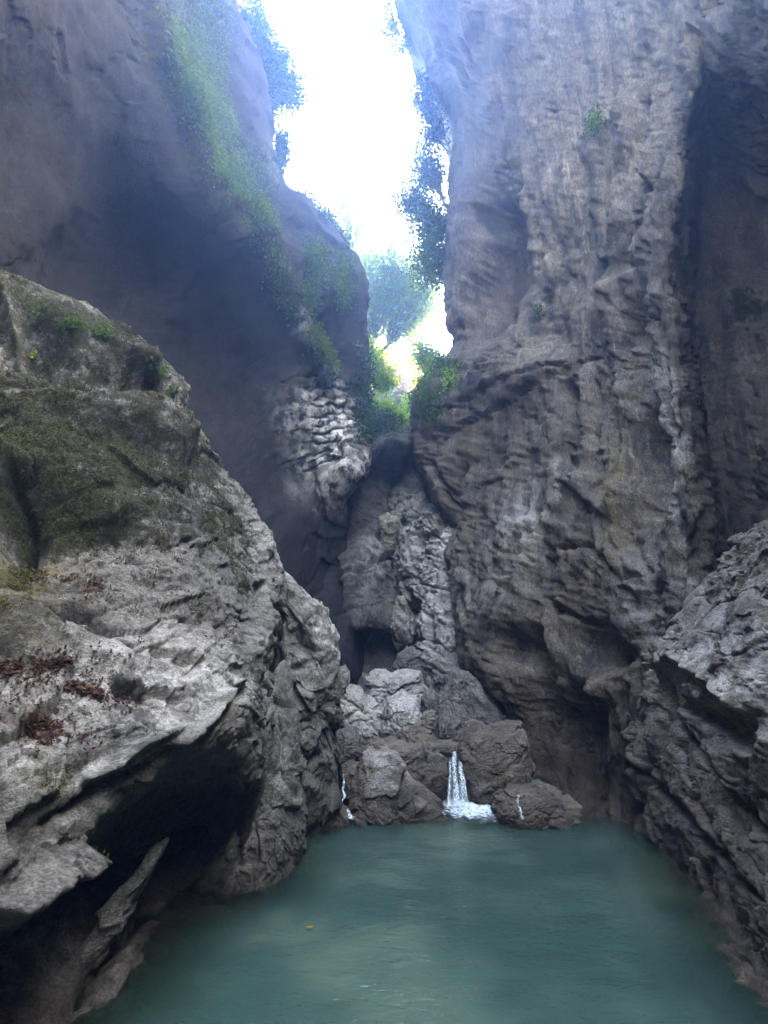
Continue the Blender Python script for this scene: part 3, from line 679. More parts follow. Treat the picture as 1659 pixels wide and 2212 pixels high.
A_feats = [
 # upper ledges: long cracks with overhanging lips
 ('s', [(-40, 650), (100, 720), (215, 745), (300, 800), (345, 850)], 8, 80, .14), ('s', [(440, 960), (330, 925), (180, 900), (0, 878), (-200, 860)][::-1], 8, 110, .22),
 ('g', [(-40, 868), (120, 890), (300, 925), (420, 970)], 8, .12), ('s', [(60, 720), (170, 790), (330, 830), (400, 900)][::-1], 12, 60, .14),
 ('b', 70, 800, 60, 60, 20, -.22), ('b', 180, 850, 90, 40, 18, -.15), ('b', 300, 870, 60, 40, 25, -.12), ('g', [(20, 690), (45, 790), (100, 860)], 14, -.12),
 ('b', 300, 960, 90, 30, 15, .12), ('b', 120, 1040, 160, 60, 10, .10), ('b', 40, 1130, 50, 70, 30, -.16), ('b', 250, 1160, 60, 40, 0, -.10), ('g', [(30, 1040), (60, 1120), (40, 1190)], 12, .1),
 ('g', [(-40, 1300), (100, 1330), (190, 1340), (260, 1400), (300, 1390)], 12, .10), ('b', 40, 1390, 130, 50, 12, .13), ('b', 120, 1180, 130, 40, -5, -.08),
 ('b', 190, 1440, 110, 40, -5, .06), ('s', [(230, 1480), (300, 1478), (380, 1485), (430, 1500)], 6, 50, -.07), ('s', [(330, 1395), (400, 1420), (440, 1425)], 6, 40, -.05),
 ('b', 560, 1360, 26, 70, 10, .08), ('b', 505, 1500, 16, 20, 0, -.12), ('g', [(510, 1480), (440, 1560), (380, 1600)], 9, -.06), ('g', [(560, 1250), (575, 1340), (590, 1420)], 8, .12),
 ('b', 70, 1580, 60, 30, 10, -.04), ('b', 160, 1560, 70, 35, 30, -.03), ('b', 40, 1720, 60, 80, -35, .05),
 ('g', [(430, 1590), (330, 1640), (180, 1720), (60, 1800)], 9, .06), ('g', [(400, 1570), (300, 1615), (170, 1690)], 7, -.04), ('g', [(150, 1830), (60, 1890), (-20, 1960)], 16, -.10)]
A_feats = [f[:-1]+(f[-1]*1.5,) for f in A_feats]
A_paint = [('w', 'blob', 330, 1810, 250, 110, -28, .95), ('m', 'blob', 150, 880, 480, 330, 35, .60), ('m', 'blob', 100, 700, 330, 110, 30, .7), ('m', 'blob', 100, 1010, 330, 130, 10, .85), ('m', 'blob', 160, 720, 300, 50, 28, .9), ('m', 'blob', 30, 850, 140, 90, 0, .7), ('m', 'blob', 120, 1110, 240, 60, 0, .9),  # w blob paints the shade inside the undercut
 ('m', 'blob', 320, 830, 180, 90, 40, .55), ('m', 'blob', 470, 1120, 60, 130, -35, .62), ('m', 'blob', 430, 1010, 40, 90, -35, .6), ('m', 'blob', 520, 1250, 40, 70, -20, .45), ('m', 'blob', 430, 1300, 50, 60, 0, .30),
 ('m', 'blob', 30, 1240, 90, 60, 0, .75), ('o', 'blob', 30, 1250, 130, 80, 0, 1.3), ('o', 'blob', 10, 1380, 130, 60, 15, 1.2), ('m', 'blob', 0, 1370, 70, 40, 0, .55),
 ('p', 'blob', 330, 1480, 240, 110, -8, .85), ('p', 'blob', 120, 1640, 150, 110, 0, .7), ('m', 'blob', 90, 1690, 50, 60, 30, .35), ('o', 'blob', 90, 1690, 60, 70, 30, .4), ('p', 'blob', 580, 1200, 30, 90, -20, .6), ('m', 'blob', 140, 1820, 70, 30, -30, .4)]
o = rock_surface('foreground_rock', A, M['near'],
    dict(big=(.05, 1.0), mid=(.035, 2.4), blocks=[(.045, 2.6, rot('Y', 22), (1, 1, 1.8)), (.022, 8, rot('Y', 30), (1, 1, 1.6))], crease=[(.03, 1.6, rot('Y', 25), (.5, 1, 1.3)), (.012, 6, rot('Y', 20), (.5, 1, 1.2))], flute=(.018, 5, rot('Y', 24), (.35, 1, 1.3)), fine=(.013, 13)),
    A_feats, A_paint, ext=dict(R=[(-.12, .5, 0), (-.8, .7, 0)], T=[(-.1, .5, -.1), (-.3, 1.2, -1), (0, .3, -3)], L=[(-.2, -1.5, 0)], B=[(0, .1, -.8)]), px_per=1.7, wetz=(.25, 1.15),  # real wet band, carried higher to darken the undercut
    origin=np.array([-2.0, 3.0, 0]))
tag(o, 'huge mossy grey rock on the left with a dark undercut above the water', 'rock')

# submerged foot and ledges under the overhang
o = rock_surface('rock_shelf', [
 [(-300,1850,3.1),(60,1860,3.5),(200,1830,4.0),(330,1800,4.4),(440,1790,4.6),(520,1760,4.8)],
 [(-300,2000,2.8),(60,1985,3.1),(200,1965,3.4),(320,1935,3.8),(420,1900,4.2),(500,1860,4.5)],
 [(-300,2120,2.45),(60,2090,2.8),(190,2080,3.05),(300,2040,3.4),(400,1990,3.8),(480,1950,4.1)],
 [(-300,2330,2.15),(50,2220,2.6),(180,2190,2.8),(290,2120,3.15),(400,2050,3.6),(500,2010,3.9)],
 [(-300,2500,2.1),(100,2360,2.55),(250,2290,2.8),(360,2200,3.1),(460,2110,3.6),(560,2040,3.9)],
 [(-300,2900,2.0),(200,2700,2.4),(420,2500,2.8),(520,2350,3.1),(600,2220,3.6),(650,2120,4.0)]], M['brown'],
 dict(big=(.06, 1.3), mid=(.04, 2.5), blocks=[(.07, 2.4, rot('Y', 35), (1, 1, 1.8)), (.03, 6, rot('Y', 35), (1, 1, 1.4))], fine=(.010, 14)),
 [('b', 60, 2040, 70, 40, -30, .10), ('b', 240, 2120, 60, 25, -45, .08), ('b', 120, 2000, 60, 25, -40, .06), ('g', [(330, 1950), (230, 2080), (160, 2170)], 14, .08)],
 [('p', 'blob', 60, 2060, 120, 90, 0, .8), ('p', 'blob', 200, 2150, 120, 60, -30, .5)],
 ext=dict(R=[(.1, .5, -.2)], T=[(0, .4, .3)]), px_per=2.0, wetz=(-.05, .15), origin=np.array([-2.0, 3.2, -.2]))
tag(o, 'low wet brown rock shelf entering the water under the dark overhang', 'rock')

VB = dict(big=(.06, 1.5), mid=(.035, 3.4), blocks=[(.055, 3.2, rot('Y', 30), (1, 1, 1.5)), (.02, 9, rot('X', 35), (1, 1, 1.4))], fine=(.018, 15))
boulder('rock_rib', [(322,1852),(312,1885),(262,1985),(205,2095),(130,2180),(96,2190),(120,2120),(190,2020),(245,1930),(290,1868)], 3.05, .16, M['brown'],
        'narrow pale rib of rock slanting up out of the water below the dark overhang', 'rock', sub=8, p=2.0, lean=.25,
        style=dict(big=(.05, 3), mid=(.03, 6), blocks=[(.05, 6, rot('Y', 40), (1, 1, .8))], fine=(.012, 24)), paint=[('p', 'all', .9)], wetz=(-.05, .12))
boulder('rock_spur', [(590,1420),(612,1480),(632,1580),(642,1680),(646,1790),(640,1890),(616,1960),(560,2030),(450,2050),(395,2010),(410,1930),(455,1850),(500,1780),(525,1730),(548,1660),(565,1540)],
        4.45, .55, M['near'], 'tall grey tongue of rock entering the water at the mossy rock', 'rock', sub=8, p=2.2, style=VB, lean=.35,
        paint=[('p', 'blob', 520, 1850, 50, 110, 10, .7), ('p', 'blob', 600, 1600, 30, 120, 0, .5)], wetz=(0.0, .7),
        feats=[('g', [(600, 1540), (612, 1640), (640, 1740)], 6, .07), ('g', [(545, 1700), (520, 1780), (510, 1880)], 6, .05)])
boulder('rock_buttress', [(600,1222),(640,1258),(688,1305),(716,1360),(734,1450),(726,1530),(735,1640),(737,1720),(700,1790),(650,1850),(622,1850),(612,1700),(606,1560),(600,1400),(598,1290)],
        5.45, .55, M['near'], 'dark knobbly rock buttress standing between the mossy rock and the boulders', 'rock', sub=8, p=2.4, style=dict(big=(.10, 1.6), mid=(.05, 3.2), blocks=[(.10, 2.8, rot('Y', -25), (1, 1, 1.4)), (.03, 8, rot('X', 35), (1, 1, 1.4))], fine=(.020, 15)), lean=.1,
        paint=[('p', 'line', [(640, 1250), (700, 1330), (726, 1420)], 26, .8), ('m', 'blob', 640, 1330, 40, 60, 0, .3), ('p', 'blob', 660, 1480, 40, 60, 0, .3)], wetz=(.1, .7),
        feats=[('g', [(592, 1300), (596, 1420), (612, 1540), (640, 1640)], 9, .16), ('s', [(620, 1450), (670, 1420), (726, 1450)], 7, 60, -.10), ('s', [(640, 1680), (670, 1630), (726, 1560)], 7, 70, -.14), ('b', 650, 1390, 26, 40, 0, -.12), ('b', 680, 1560, 30, 30, -30, -.10), ('b', 675, 1350, 30, 36, 0, .1)])

# banded buttress and streaked slab at the left foot of the right cliff
boulder('streaked_slab', [(985,1450),(1012,1455),(1052,1485),(1080,1525),(1100,1575),(1060,1585),(1010,1600),(975,1600),(945,1590),(955,1540),(972,1490)],
        7.4, .35, M['near'], 'leaning slab with pale vertical streaks behind the small boulders', 'rock', sub=8, p=2.6,
        style=dict(big=(.05, 1.8), flute=(.10, 4.5, rot('Y', 14), (1, 1, .22)), fine=(.012, 14)), lean=.2)

# ------------------------------------------------------------------ boulders
G1 = 'boulders in the stream'
def B(nm, out, Y, D, m, lab, **k): return boulder(nm, out, Y, D, M[m], lab, 'boulder', G1, **k)
ang = lambda sz: dict(big=(.08*sz, 1.1/sz), crease=[(.04*sz, 3/sz, rot('Y', 20), (1, 1, 1.4))], blocks=[(.14*sz, 1.8/sz, rot('Y', 25), (1, 1, 1.3)), (.05*sz, 5/sz, rot('X', 30), (1, 1.4, 1))], mid=(.02*sz, 6/sz), fine=(.022*sz, 18/sz))
rnd = lambda sz: dict(big=(.08*sz, 1.1/sz), blocks=[(.07*sz, 1.8/sz, rot('Y', 25), (1, 1, 1.3)), (.03*sz, 6/sz, rot('X', 25), (1, 1, 1.3))], crease=[(.03*sz, 3/sz, rot('Y', 20), (1, 1, 1.4))], mid=(.02*sz, 4/sz), fine=(.018*sz, 18/sz))
B('boulder', [(785,1500),(790,1465),(815,1450),(845,1455),(875,1446),(905,1452),(920,1490),(918,1530),(880,1545),(835,1550),(800,1535)], 8.9, .55, 'pale',
  'rounded pale greenish boulder, topmost of the pile', sub=7, style=rnd(.9), s=1, paint=[('p', 'all', .7), ('m', 'blob', 880, 1480, 40, 30, 0, .25)], feats=[('g', [(800, 1475), (835, 1490), (850, 1530)], 4, .05), ('g', [(820, 1500), (845, 1470)], 3, .04)])
B('boulder', [(715,1480),(750,1474),(782,1490),(800,1520),(832,1535),(836,1580),(820,1610),(770,1625),(715,1620)], 7.8, .4, 'pale',
  'cracked yellowish angular boulder leaning against the dark buttress', sub=7, style=ang(.8), s=2, paint=[('p', 'all', .8), ('o', 'blob', 750, 1500, 40, 30, 0, .3)], feats=[('g', [(730, 1500), (780, 1540), (820, 1550)], 4, .05), ('g', [(730, 1560), (790, 1530)], 3, .04)])
B('boulder', [(828,1540),(835,1508),(870,1498),(900,1505),(912,1540),(910,1590),(880,1608),(840,1605),(822,1580)], 7.5, .4, 'pale',
  'white flat-topped boulder below the rounded pale one', sub=7, style=rnd(.6), s=3, paint=[('p', 'all', 1.0)])
B('boulder', [(715,1570),(745,1563),(768,1582),(782,1620),(776,1648),(745,1655),(715,1650)], 6.7, .35, 'near', 'smooth dark rounded boulder tucked against the foot of the buttress', sub=7, style=rnd(.45), s=4)
B('boulder', [(902,1560),(918,1538),(935,1533),(946,1548),(944,1575),(920,1588),(904,1580)], 7.2, .14, 'back', 'small yellowish stone beside the white boulder', sub=6, style=ang(.25), s=5, paint=[('o', 'all', .5), ('p', 'all', .5)])
B('boulder', [(910,1510),(918,1492),(932,1488),(944,1505),(950,1540),(935,1550),(912,1545)], 8.0, .2, 'near', 'small grey upright stone beside the topmost boulder', sub=6, style=rnd(.3), s=6)
B('boulder', [(860,1602),(872,1580),(900,1568),(930,1578),(948,1600),(940,1625),(890,1632),(862,1625)], 6.9, .3, 'brown', 'low brown boulder in front of the small yellowish stone', sub=7, style=rnd(.5), s=7)
B('boulder', [(785,1618),(800,1604),(850,1600),(905,1610),(920,1628),(900,1648),(840,1652),(792,1645)], 6.5, .35, 'brown', 'flat brown stone behind the speckled wet boulder', sub=7, style=rnd(.4), s=8)
B('boulder', [(838,1640),(862,1612),(905,1605),(945,1622),(976,1640),(978,1672),(968,1715),(940,1745),(890,1720),(850,1690)], 6.35, .28, 'brown',
  'dark brown boulder on the left of the waterfall', sub=7, style=ang(.55), s=9, wetz=(.0, .8), paint=[('p', 'blob', 940, 1650, 40, 20, 20, .4)], lean=.1)
B('boulder', [(746,1776),(752,1735),(760,1700),(778,1655),(800,1632),(826,1622),(852,1636),(880,1668),(905,1700),(940,1730),(968,1760),(960,1790),(900,1800),(800,1800)], 5.66, .36, 'brown',
  'big wet speckled boulder with yellow lichen standing at the head of the pool', sub=8, p=2.2, s=10, wetz=(.0, .55), lean=.25,
  style=dict(big=(.04, 1.8), blocks=[(.09, 2.2, rot('Y', 30), (1, 1, 1)), (.03, 7, rot('X', 30), (1, 1, 1))], mid=(.018, 7), fine=(.010, 20)),
  paint=[('p', 'blob', 835, 1660, 60, 60, 0, 1.0), ('o', 'blob', 785, 1690, 20, 26, 0, 1), ('p', 'blob', 830, 1740, 30, 50, 0, .8), ('p', 'blob', 900, 1750, 40, 20, 0, .6), ('w', 'all', .35)])
B('boulder', [(1002,1620),(1015,1590),(1060,1570),(1100,1556),(1128,1566),(1142,1610),(1146,1670),(1130,1705),(1090,1725),(1040,1735),(1008,1720),(996,1670)], 6.15, .42, 'brown',
  'big brown block on the right of the waterfall', sub=8, p=3.0, s=11, wetz=(.0, .6), lean=.12,
  style=dict(big=(.05, 2), crease=[(.02, 4, rot('Y', 30), (1, 1, 1.5))], blocks=[(.10, 2.0, rot('Y', 40), (1, 1, 1)), (.03, 6, rot('X', 30), (1, 1, 1))], mid=(.015, 7), fine=(.010, 18)), paint=[('o', 'blob', 1100, 1690, 50, 40, 0, .6), ('p', 'line', [(1040, 1720), (1090, 1700), (1130, 1660)], 7, .8), ('w', 'all', .4), ('m', 'blob', 1090, 1600, 50, 50, 0, .15)])
B('boulder', [(998,1580),(1005,1562),(1025,1555),(1045,1562),(1050,1585),(1035,1600),(1005,1602)], 6.75, .2, 'brown', 'small round brown stone resting behind the big brown block', sub=6, style=rnd(.3), s=12)
B('boulder', [(1062,1745),(1072,1722),(1110,1703),(1150,1705),(1200,1725),(1232,1760),(1235,1790),(1150,1800),(1080,1785)], 5.6, .3, 'brown',
  'low wet boulder with a thin white trickle at the right end of the pool head', sub=7, p=2.4, s=13, wetz=(.0, .45), style=ang(.4), paint=[('w', 'all', .8)])
B('boulder', [(638,1800),(645,1770),(670,1730),(700,1704),(722,1715),(740,1745),(752,1775),(740,1800),(690,1815)], 5.5, .28, 'brown',
  'low pointed wet rock left of the thin trickle', sub=7, p=2.2, s=14, wetz=(.0, .45), style=ang(.35), paint=[('p', 'blob', 700, 1780, 50, 16, 0, .4)])
B('boulder', [(730,1672),(735,1655),(765,1648),(800,1655),(800,1700),(770,1735),(740,1730),(730,1700)], 6.15, .25, 'brown', 'tan ledge stone where the thin trickle starts', sub=6, style=ang(.35), s=15, wetz=(0, .8))
B('boulder', [(962,1590),(968,1560),(980,1545),(992,1552),(1000,1580),(1006,1610),(985,1625),(962,1615)], 6.9, .15, 'near', 'small dark stack of stones behind the top of the waterfall', sub=6, style=ang(.25), s=16)
B('boulder', [(1122,1705),(1140,1688),(1165,1685),(1178,1700),(1176,1720),(1145,1726)], 5.95, .16, 'near', 'small grey stone at the foot of the big brown block', sub=6, style=rnd(.2), s=17)
B('boulder', [(972,1662),(978,1642),(995,1635),(1012,1645),(1014,1675),(1000,1740),(975,1740)], 6.35, .2, 'brown', 'wet tan stone inside the waterfall', sub=6, style=rnd(.2), s=18, wetz=(0, 1))
B('boulder', [(920,1625),(935,1606),(965,1600),(1000,1608),(1005,1625),(960,1636)], 6.6, .2, 'brown', 'flat tan slab just upstream of the waterfall', sub=6, style=rnd(.25), s=19)
B('boulder', [(790,1626),(795,1604),(812,1594),(832,1602),(836,1620),(815,1632)], 6.7, .15, 'brown', 'small reddish stone behind the speckled wet boulder', sub=6, style=ang(.2), s=20)
B('boulder', [(814,1150),(818,1120),(838,1112),(858,1122),(862,1150),(856,1180),(840,1205),(822,1190)], 10.4, .3, 'back', 'yellowish boulder lodged high in the cleft above the pile', sub=7, style=ang(.5), s=21, paint=[('o', 'all', .5)])
B('boulder', [(850,1440),(862,1415),(885,1400),(912,1408),(918,1450),(910,1475),(870,1470)], 9.3, .35, 'near', 'dark rounded boulder deep in the cleft behind the topmost one', sub=7, style=rnd(.5), s=22)
B('boulder', [(845,1300),(870,1290),(892,1330),(905,1380),(885,1400),(855,1385),(842,1350)], 9.9, .35, 'back', 'brown-stained cracked block wedged in the cleft below the lodged boulder', sub=7, style=ang(.6), s=23, paint=[('o', 'blob', 860, 1310, 30, 30, 0, .4)])

rng_ = random.Random(9)
for k, (px_, py_, Y_) in enumerate([(742, 1660, 6.5), (785, 1640, 6.6), (846, 1628, 6.9), (930, 1600, 7.0), (958, 1640, 6.5), (1042, 1602, 6.9), (760, 1795, 5.45), (976, 1600, 7.1), (1150, 1730, 5.75), (1240, 1775, 5.5), (655, 1800, 5.35), (850, 1560, 8.0), (925, 1560, 7.7), (1085, 1552, 7.3)]):
    r_ = rng_.uniform(9, 15); pts = [(px_+r_*math.cos(a)*rng_.uniform(.9, 1.5), py_+r_*.75*math.sin(a)*rng_.uniform(.8, 1.1)) for a in np.linspace(0, 2*math.pi, 9)[:-1]]
    boulder('stone', pts, Y_, .07, M['brown' if k % 3 else 'near'], 'fist-sized stone wedged among the boulders at the head of the pool', 'stone', 'small stones among the boulders', style=rnd(.12), sub=5, s=60+k, wetz=(0, .5))

# ------------------------------------------------------------------ stream bed and water
shore = [on_z(*q)[:2] for q in [(60,2222),(190,2190),(300,2100),(400,2000),(470,1965),(600,1930),(640,1850),(645,1795),(740,1776),(900,1772),(1060,1770),(1220,1775),(1320,1775),(1375,1800),(1420,1870),(1480,1960),(1560,2060),(1640,2150)]]
shore = [(-1.9, -1.5), (-1.85, 1.5)]+[tuple(q) for q in shore]+[(1.75, 1.5), (1.8, -1.5)]
def pool_depth(x, y):
    d, _, _ = seg_dist(x, y, shore); ins = inside(x, y, shore)
    return np.where(ins, d, -d)
def bed_z(x, y):
    d = pool_depth(x, y)
    up = np.interp(y, [5.5, 6.0, 6.6, 7.4, 8.2, 9, 12, 30], [-.3, -.08, .12, .18, .42, .75, 1.9, 5.5])
    zin = -1.5*sstep(-.25, .9, d)-.12
    z = np.where(y > 5.45, np.where(d > 0, np.minimum(zin, up), up), np.where(d > 0, zin, -.24))
    p = np.stack([x, y, 0*x], -1).reshape(-1, 3)
    return z+(.06*fbm(p*1.7, 4, 300)+.02*fbm(p*7, 3, 310)).reshape(x.shape)
gx, gy = np.meshgrid(np.linspace(-5, 6, 330), np.linspace(-2, 22, 620))
gz = bed_z(gx, gy); gv = np.stack([gx, gy, gz], -1).reshape(-1, 3)
mk = np.zeros((len(gv), 4)); mk[:, 2] = .35*sstep(.9, .1, gv[:, 2])
struct(mesh('stream_bed', gv, grid_faces(*gx.shape), M['bed'], attrs={'mask': mk}))
gx, gy = np.meshgrid(np.linspace(-5, 4, 300), np.linspace(-2, 5.95, 330))
dd = np.clip(pool_depth(gx, gy)+.22, .06, 9)
pp = np.stack([gx, gy*1.8, 0*gx], -1).reshape(-1, 3)
wz = .010*fbm(pp*1.6, 3, 400).reshape(gx.shape)
# ripples running out from the foot of the waterfall
r = np.hypot(gx-on_z(1000, 1765)[0], gy-5.6); wz += .006*np.sin(r*22+2*noise(pp*1.3, 7).reshape(gx.shape))*np.exp(-r/1.3)
struct(mesh('pool_water', np.stack([gx, gy, wz], -1).reshape(-1, 3), grid_faces(*gx.shape), M['water'], attrs={'depth': (dd+.10*(dd > 0)+.05*noise(pp*2, 410).reshape(gx.shape)).ravel()}))
c0 = at(985, 1640, 6.25)
gx, gy = np.meshgrid(np.linspace(c0[0]-.45, c0[0]+.30, 40), np.linspace(6.05, 7.3, 60))
struct(mesh('stream_water', np.stack([gx, gy, c0[2]+.02+.05*(gy-6.2)+.006*fbm(np.stack([gx*6, gy*4, 0*gx], -1).reshape(-1, 3), 2).reshape(gx.shape)], -1).reshape(-1, 3), grid_faces(*gx.shape), M['water'], attrs={'depth': np.full(gx.size, .12)}))

def fall(name, path, widths, label, cat='waterfall', bulge=.04, mat='fall', n=(70, 26)):
    """a thin curved sheet of falling water following a path in space"""
    Pp = np.array(path); wv = np.linalg.norm(np.diff(Pp, axis=0), axis=1); c = hermite(Pp, wv, n[0])
    wd = np.interp(np.linspace(0, 1, n[0]), np.linspace(0, 1, len(widths)), widths)
    u = np.linspace(-1, 1, n[1]); V = c[:, None, :]+np.array([1, 0, 0])*(u[None, :, None]*wd[:, None, None])
    V[..., 1] -= bulge*(1-u[None, :]**2)
    q = V.reshape(-1, 3); V = V+np.array([0, -1, 0])*(.03*fbm(q*np.array([28, 5, 3.]), 3, 500).reshape(V.shape[:2])[..., None])
    e = np.broadcast_to(1-np.abs(u)**2*1.6, V.shape[:2]).ravel()
    V = V+np.array([1, 0, 0])*(.02*fbm(V.reshape(-1, 3)*np.array([9, 9, 2.5]), 3, 505).reshape(V.shape[:2])[..., None])
    return tag(mesh(name, V.reshape(-1, 3), grid_faces(*n), M[mat], attrs={'depth': e}, origin=Pp[-1]), label, cat)
wf = empty('waterfall', at(988,1736,5.8), 'white waterfall pouring between two brown boulders into the pool', 'waterfall')
for k, (dx, wd, dy, top) in enumerate([(-3, .8, 0, 0), (-12, .5, -.03, 14), (9, .7, -.03, 8), (16, .35, -.05, 40), (2, .5, -.06, 56)]):
    q = fall('strand', [at(984+dx,1622+top,6.30-.004*top), at(984+dx,1638+top*.9,6.10), at(985+dx,1658+top*.7,5.97+dy), at(986+dx*1.2,1694+top*.4,5.88+dy), at(988+dx*1.5,1740,5.82+dy)], [.05*wd, .06*wd, .055*wd, .07*wd, .095*wd], None, None, bulge=.03)
    q.parent = wf; q.location = q.location-wf.location
fall('waterfall', [at(742,1672,5.95), at(744,1690,5.82), at(741,1705,5.74), at(744,1718,5.66), at(737,1735,5.58), at(752,1752,5.52), at(757,1768,5.46)], [.012, .016, .02, .03, .035, .04, .05], 'thin broken trickle left of the big speckled boulder', bulge=.015)
fall('waterfall', [at(1120,1716,5.28), at(1118,1735,5.25), at(1124,1752,5.22), at(1128,1768,5.2)], [.03, .025, .02, .03], 'tiny trickle over the low wet boulder on the right', bulge=.01)
def foam(cx, cy, rx, ry, label, s, dens=1.):
    gx, gy = np.meshgrid(np.linspace(-1, 1, 90), np.linspace(-1, 1, 60)); r = np.hypot(gx, gy)
    X = cx+gx*rx; Yy = cy+gy*ry; q = np.stack([X, Yy, 0*X], -1).reshape(-1, 3)
    z = .022+np.clip(.05*fbm(q*9, 4, s).reshape(X.shape)+.03, 0, .1)*np.clip(1-r, 0, 1)
    return tag(mesh('foam', np.stack([X, Yy, z], -1).reshape(-1, 3), grid_faces(*X.shape), M['foam'], attrs={'depth': (dens-1.5*r**2).ravel()}, origin=np.array([cx, cy, 0])), label, 'foam')
w0 = on_z(1012, 1750)
foam(w0[0]+.04, w0[1]-.06, .50, .52, 'white foam churned up below the waterfall', 510, 1.0)
w1 = on_z(765, 1772); foam(w1[0], w1[1]-.05, .22, .12, 'thin foam where the left trickle meets the pool', 520, .5)

# ------------------------------------------------------------------ leaves, trees and plants
def leaves_at(P0, size, rng, droop=.3, aspect=.55):
    n = len(P0); a = rng.normal(size=(n, 3)); a[:, 2] -= droop; a /= np.linalg.norm(a, axis=1)[:, None]
    b = rng.normal(size=(n, 3)); b -= (a*b).sum(1)[:, None]*a; b /= np.linalg.norm(b, axis=1)[:, None]
    s = size*rng.uniform(.6, 1.3, n)[:, None]
    V = np.stack([P0, P0+a*s*.5+b*s*aspect*.5, P0+a*s, P0+a*s*.5-b*s*aspect*.5], 1).reshape(-1, 3)
    return V, np.arange(4*n).reshape(n, 4)
def leaf_object(name, P0, size, mat, rng, parent=None, origin=None, droop=.3, tint=None, aspect=.55):
    V, Fc = leaves_at(P0, size, rng, droop, aspect)
    if tint is None: tint = np.clip(rng.normal(.45, .28, len(P0))+noise(P0*1.2, 33)*.5, 0, 1)
    return mesh(name, V, Fc, M[mat], parent=parent, smooth=False, attrs={'tint': np.repeat(tint, 4)}, origin=origin)
def tube(pts, r0, r1, sides=6):
    pts = np.array(pts); n = len(pts); t = np.gradient(pts, axis=0); t /= np.maximum(np.linalg.norm(t, axis=1)[:, None], 1e-9)
    up = np.array([.3, .9, .2]); a = np.cross(t, up); a /= np.linalg.norm(a, axis=1)[:, None]; b = np.cross(t, a)
    r = np.linspace(r0, r1, n)[:, None, None]; th = np.linspace(0, 2*math.pi, sides, endpoint=False)[None, :, None]
    V = pts[:, None]+r*(np.cos(th)*a[:, None]+np.sin(th)*b[:, None])
    idx = np.arange(n*sides).reshape(n, sides); nx = np.roll(idx, -1, 1)
    return V.reshape(-1, 3), np.stack([idx[:-1], nx[:-1], nx[1:], idx[1:]], -1).reshape(-1, 4)
def join(parts):
    Vs, Fs, k = [], [], 0
    for V, Fc in parts: Vs.append(V); Fs.append(Fc+k); k += len(V)
    return np.concatenate(Vs), np.concatenate(Fs)
def tree(name, label, cat, base, crowns, n_leaf, size, mat, tr=.06, seed=0, group=None, twigs=26, spread=.22, wood='bark'):
    """base point, crown blobs (centre, radii); limbs run from the base to twigs that carry the leaves"""
    rng = np.random.RandomState(seed); base = np.array(base, float)
    root = empty(name, base, label, cat, group); parts = []; P0 = []
    tot = sum(float(np.prod(r))**(2/3) for c, r in crowns)
    for c, r in crowns:
        c = np.array(c, float); r = np.array(r, float); share = float(np.prod(r))**(2/3)/tot
        mid = base*.35+c*.65-np.array([0, 0, .3*r[2]]); k1 = base*.6+mid*.4+rng.normal(size=3)*r*.12
        tt = np.linspace(0, 1, 10)[:, None]
        limb = (1-tt)**2*base+2*tt*(1-tt)*k1+tt**2*mid+rng.normal(size=(10, 3))*.015*r.mean(); limb[0] = base
        parts.append(tube(limb, tr, tr*.5))
        nt_ = max(6, int(twigs*share*len(crowns)))
        for _ in range(nt_):
            d = rng.normal(size=3); d /= np.linalg.norm(d); e = c+d*r*rng.uniform(.45, 1.0)**.6
            s0 = limb[rng.randint(5, 10)]; m = (s0+e)/2+rng.normal(size=3)*r*.12
            tw = (1-tt)**2*s0+2*tt*(1-tt)*m+tt**2*e
            parts.append(tube(tw, tr*.28, tr*.05, 4))
            k = int(n_leaf*share/nt_*rng.uniform(.5, 1.5)); u = rng.uniform(.35, 1.0, k)[:, None]
            bp = (1-u)**2*s0+2*u*(1-u)*m+u**2*e
            P0.append(bp+rng.normal(size=(k, 3))*r*spread*rng.uniform(.5, 1.2))
    V, Fc = join(parts); mesh('trunk', V, Fc, M[wood], parent=root)
    leaf_object('crown', np.concatenate(P0), size, mat, rng, parent=root)
    return root
def ell(px, py, Y, rx, ry, ryd=None):
    k = Y/F*1.1; return (at(px, py, Y), (rx*k, (ryd or (rx+ry)/2)*k, ry*k))

tree('cliff_tree', 'dense blue-green tree overhanging from the top of the left cliff', 'tree', at(520, 150, 10.2),
     [ell(550, 50, 10.3, 54, 64), ell(600, 140, 10.4, 56, 60), ell(640, 200, 10.4, 46, 44), ell(595, 235, 10.2, 36, 44)], 15000, .095, 'leaf_dark', .07, 1, 'trees on the cliffs', 110, .27)
tree('cliff_tree', 'small dark tree sticking out of the left cliff above the notch', 'tree', at(590, 400, 10.2), [ell(612, 310, 10.4, 18, 45), ell(605, 365, 10.3, 18, 25)], 2600, .10, 'leaf_dark', .04, 2, 'trees on the cliffs', 22)
tree('cliff_tree', 'green tree growing on the left skyline where the cliff steps down', 'tree', at(700, 520, 11.6), [ell(655, 440, 11.6, 34, 40), ell(700, 470, 11.8, 36, 34), ell(735, 520, 12, 30, 34)], 5500, .10, 'leaf', .05, 3, 'trees on the cliffs', 44, .3)
tree('broadleaf_tree', 'pale green tree high on the slope behind the gap, left of the overhanging tree', 'tree', at(770, 640, 20), [ell(730, 500, 20, 46, 50), ell(790, 520, 20, 50, 54)], 5000, .13, 'leaf_bright', .06, 41, 'trees behind the gorge', 70, .3)
tree('bare_tree', 'thin nearly bare tree pale against the bright sky', 'tree', at(770, 560, 18), [ell(735, 370, 18, 50, 66), ell(780, 450, 18, 45, 50)], 2200, .12, 'leaf', .05, 4, 'trees behind the gorge', 70, .3)
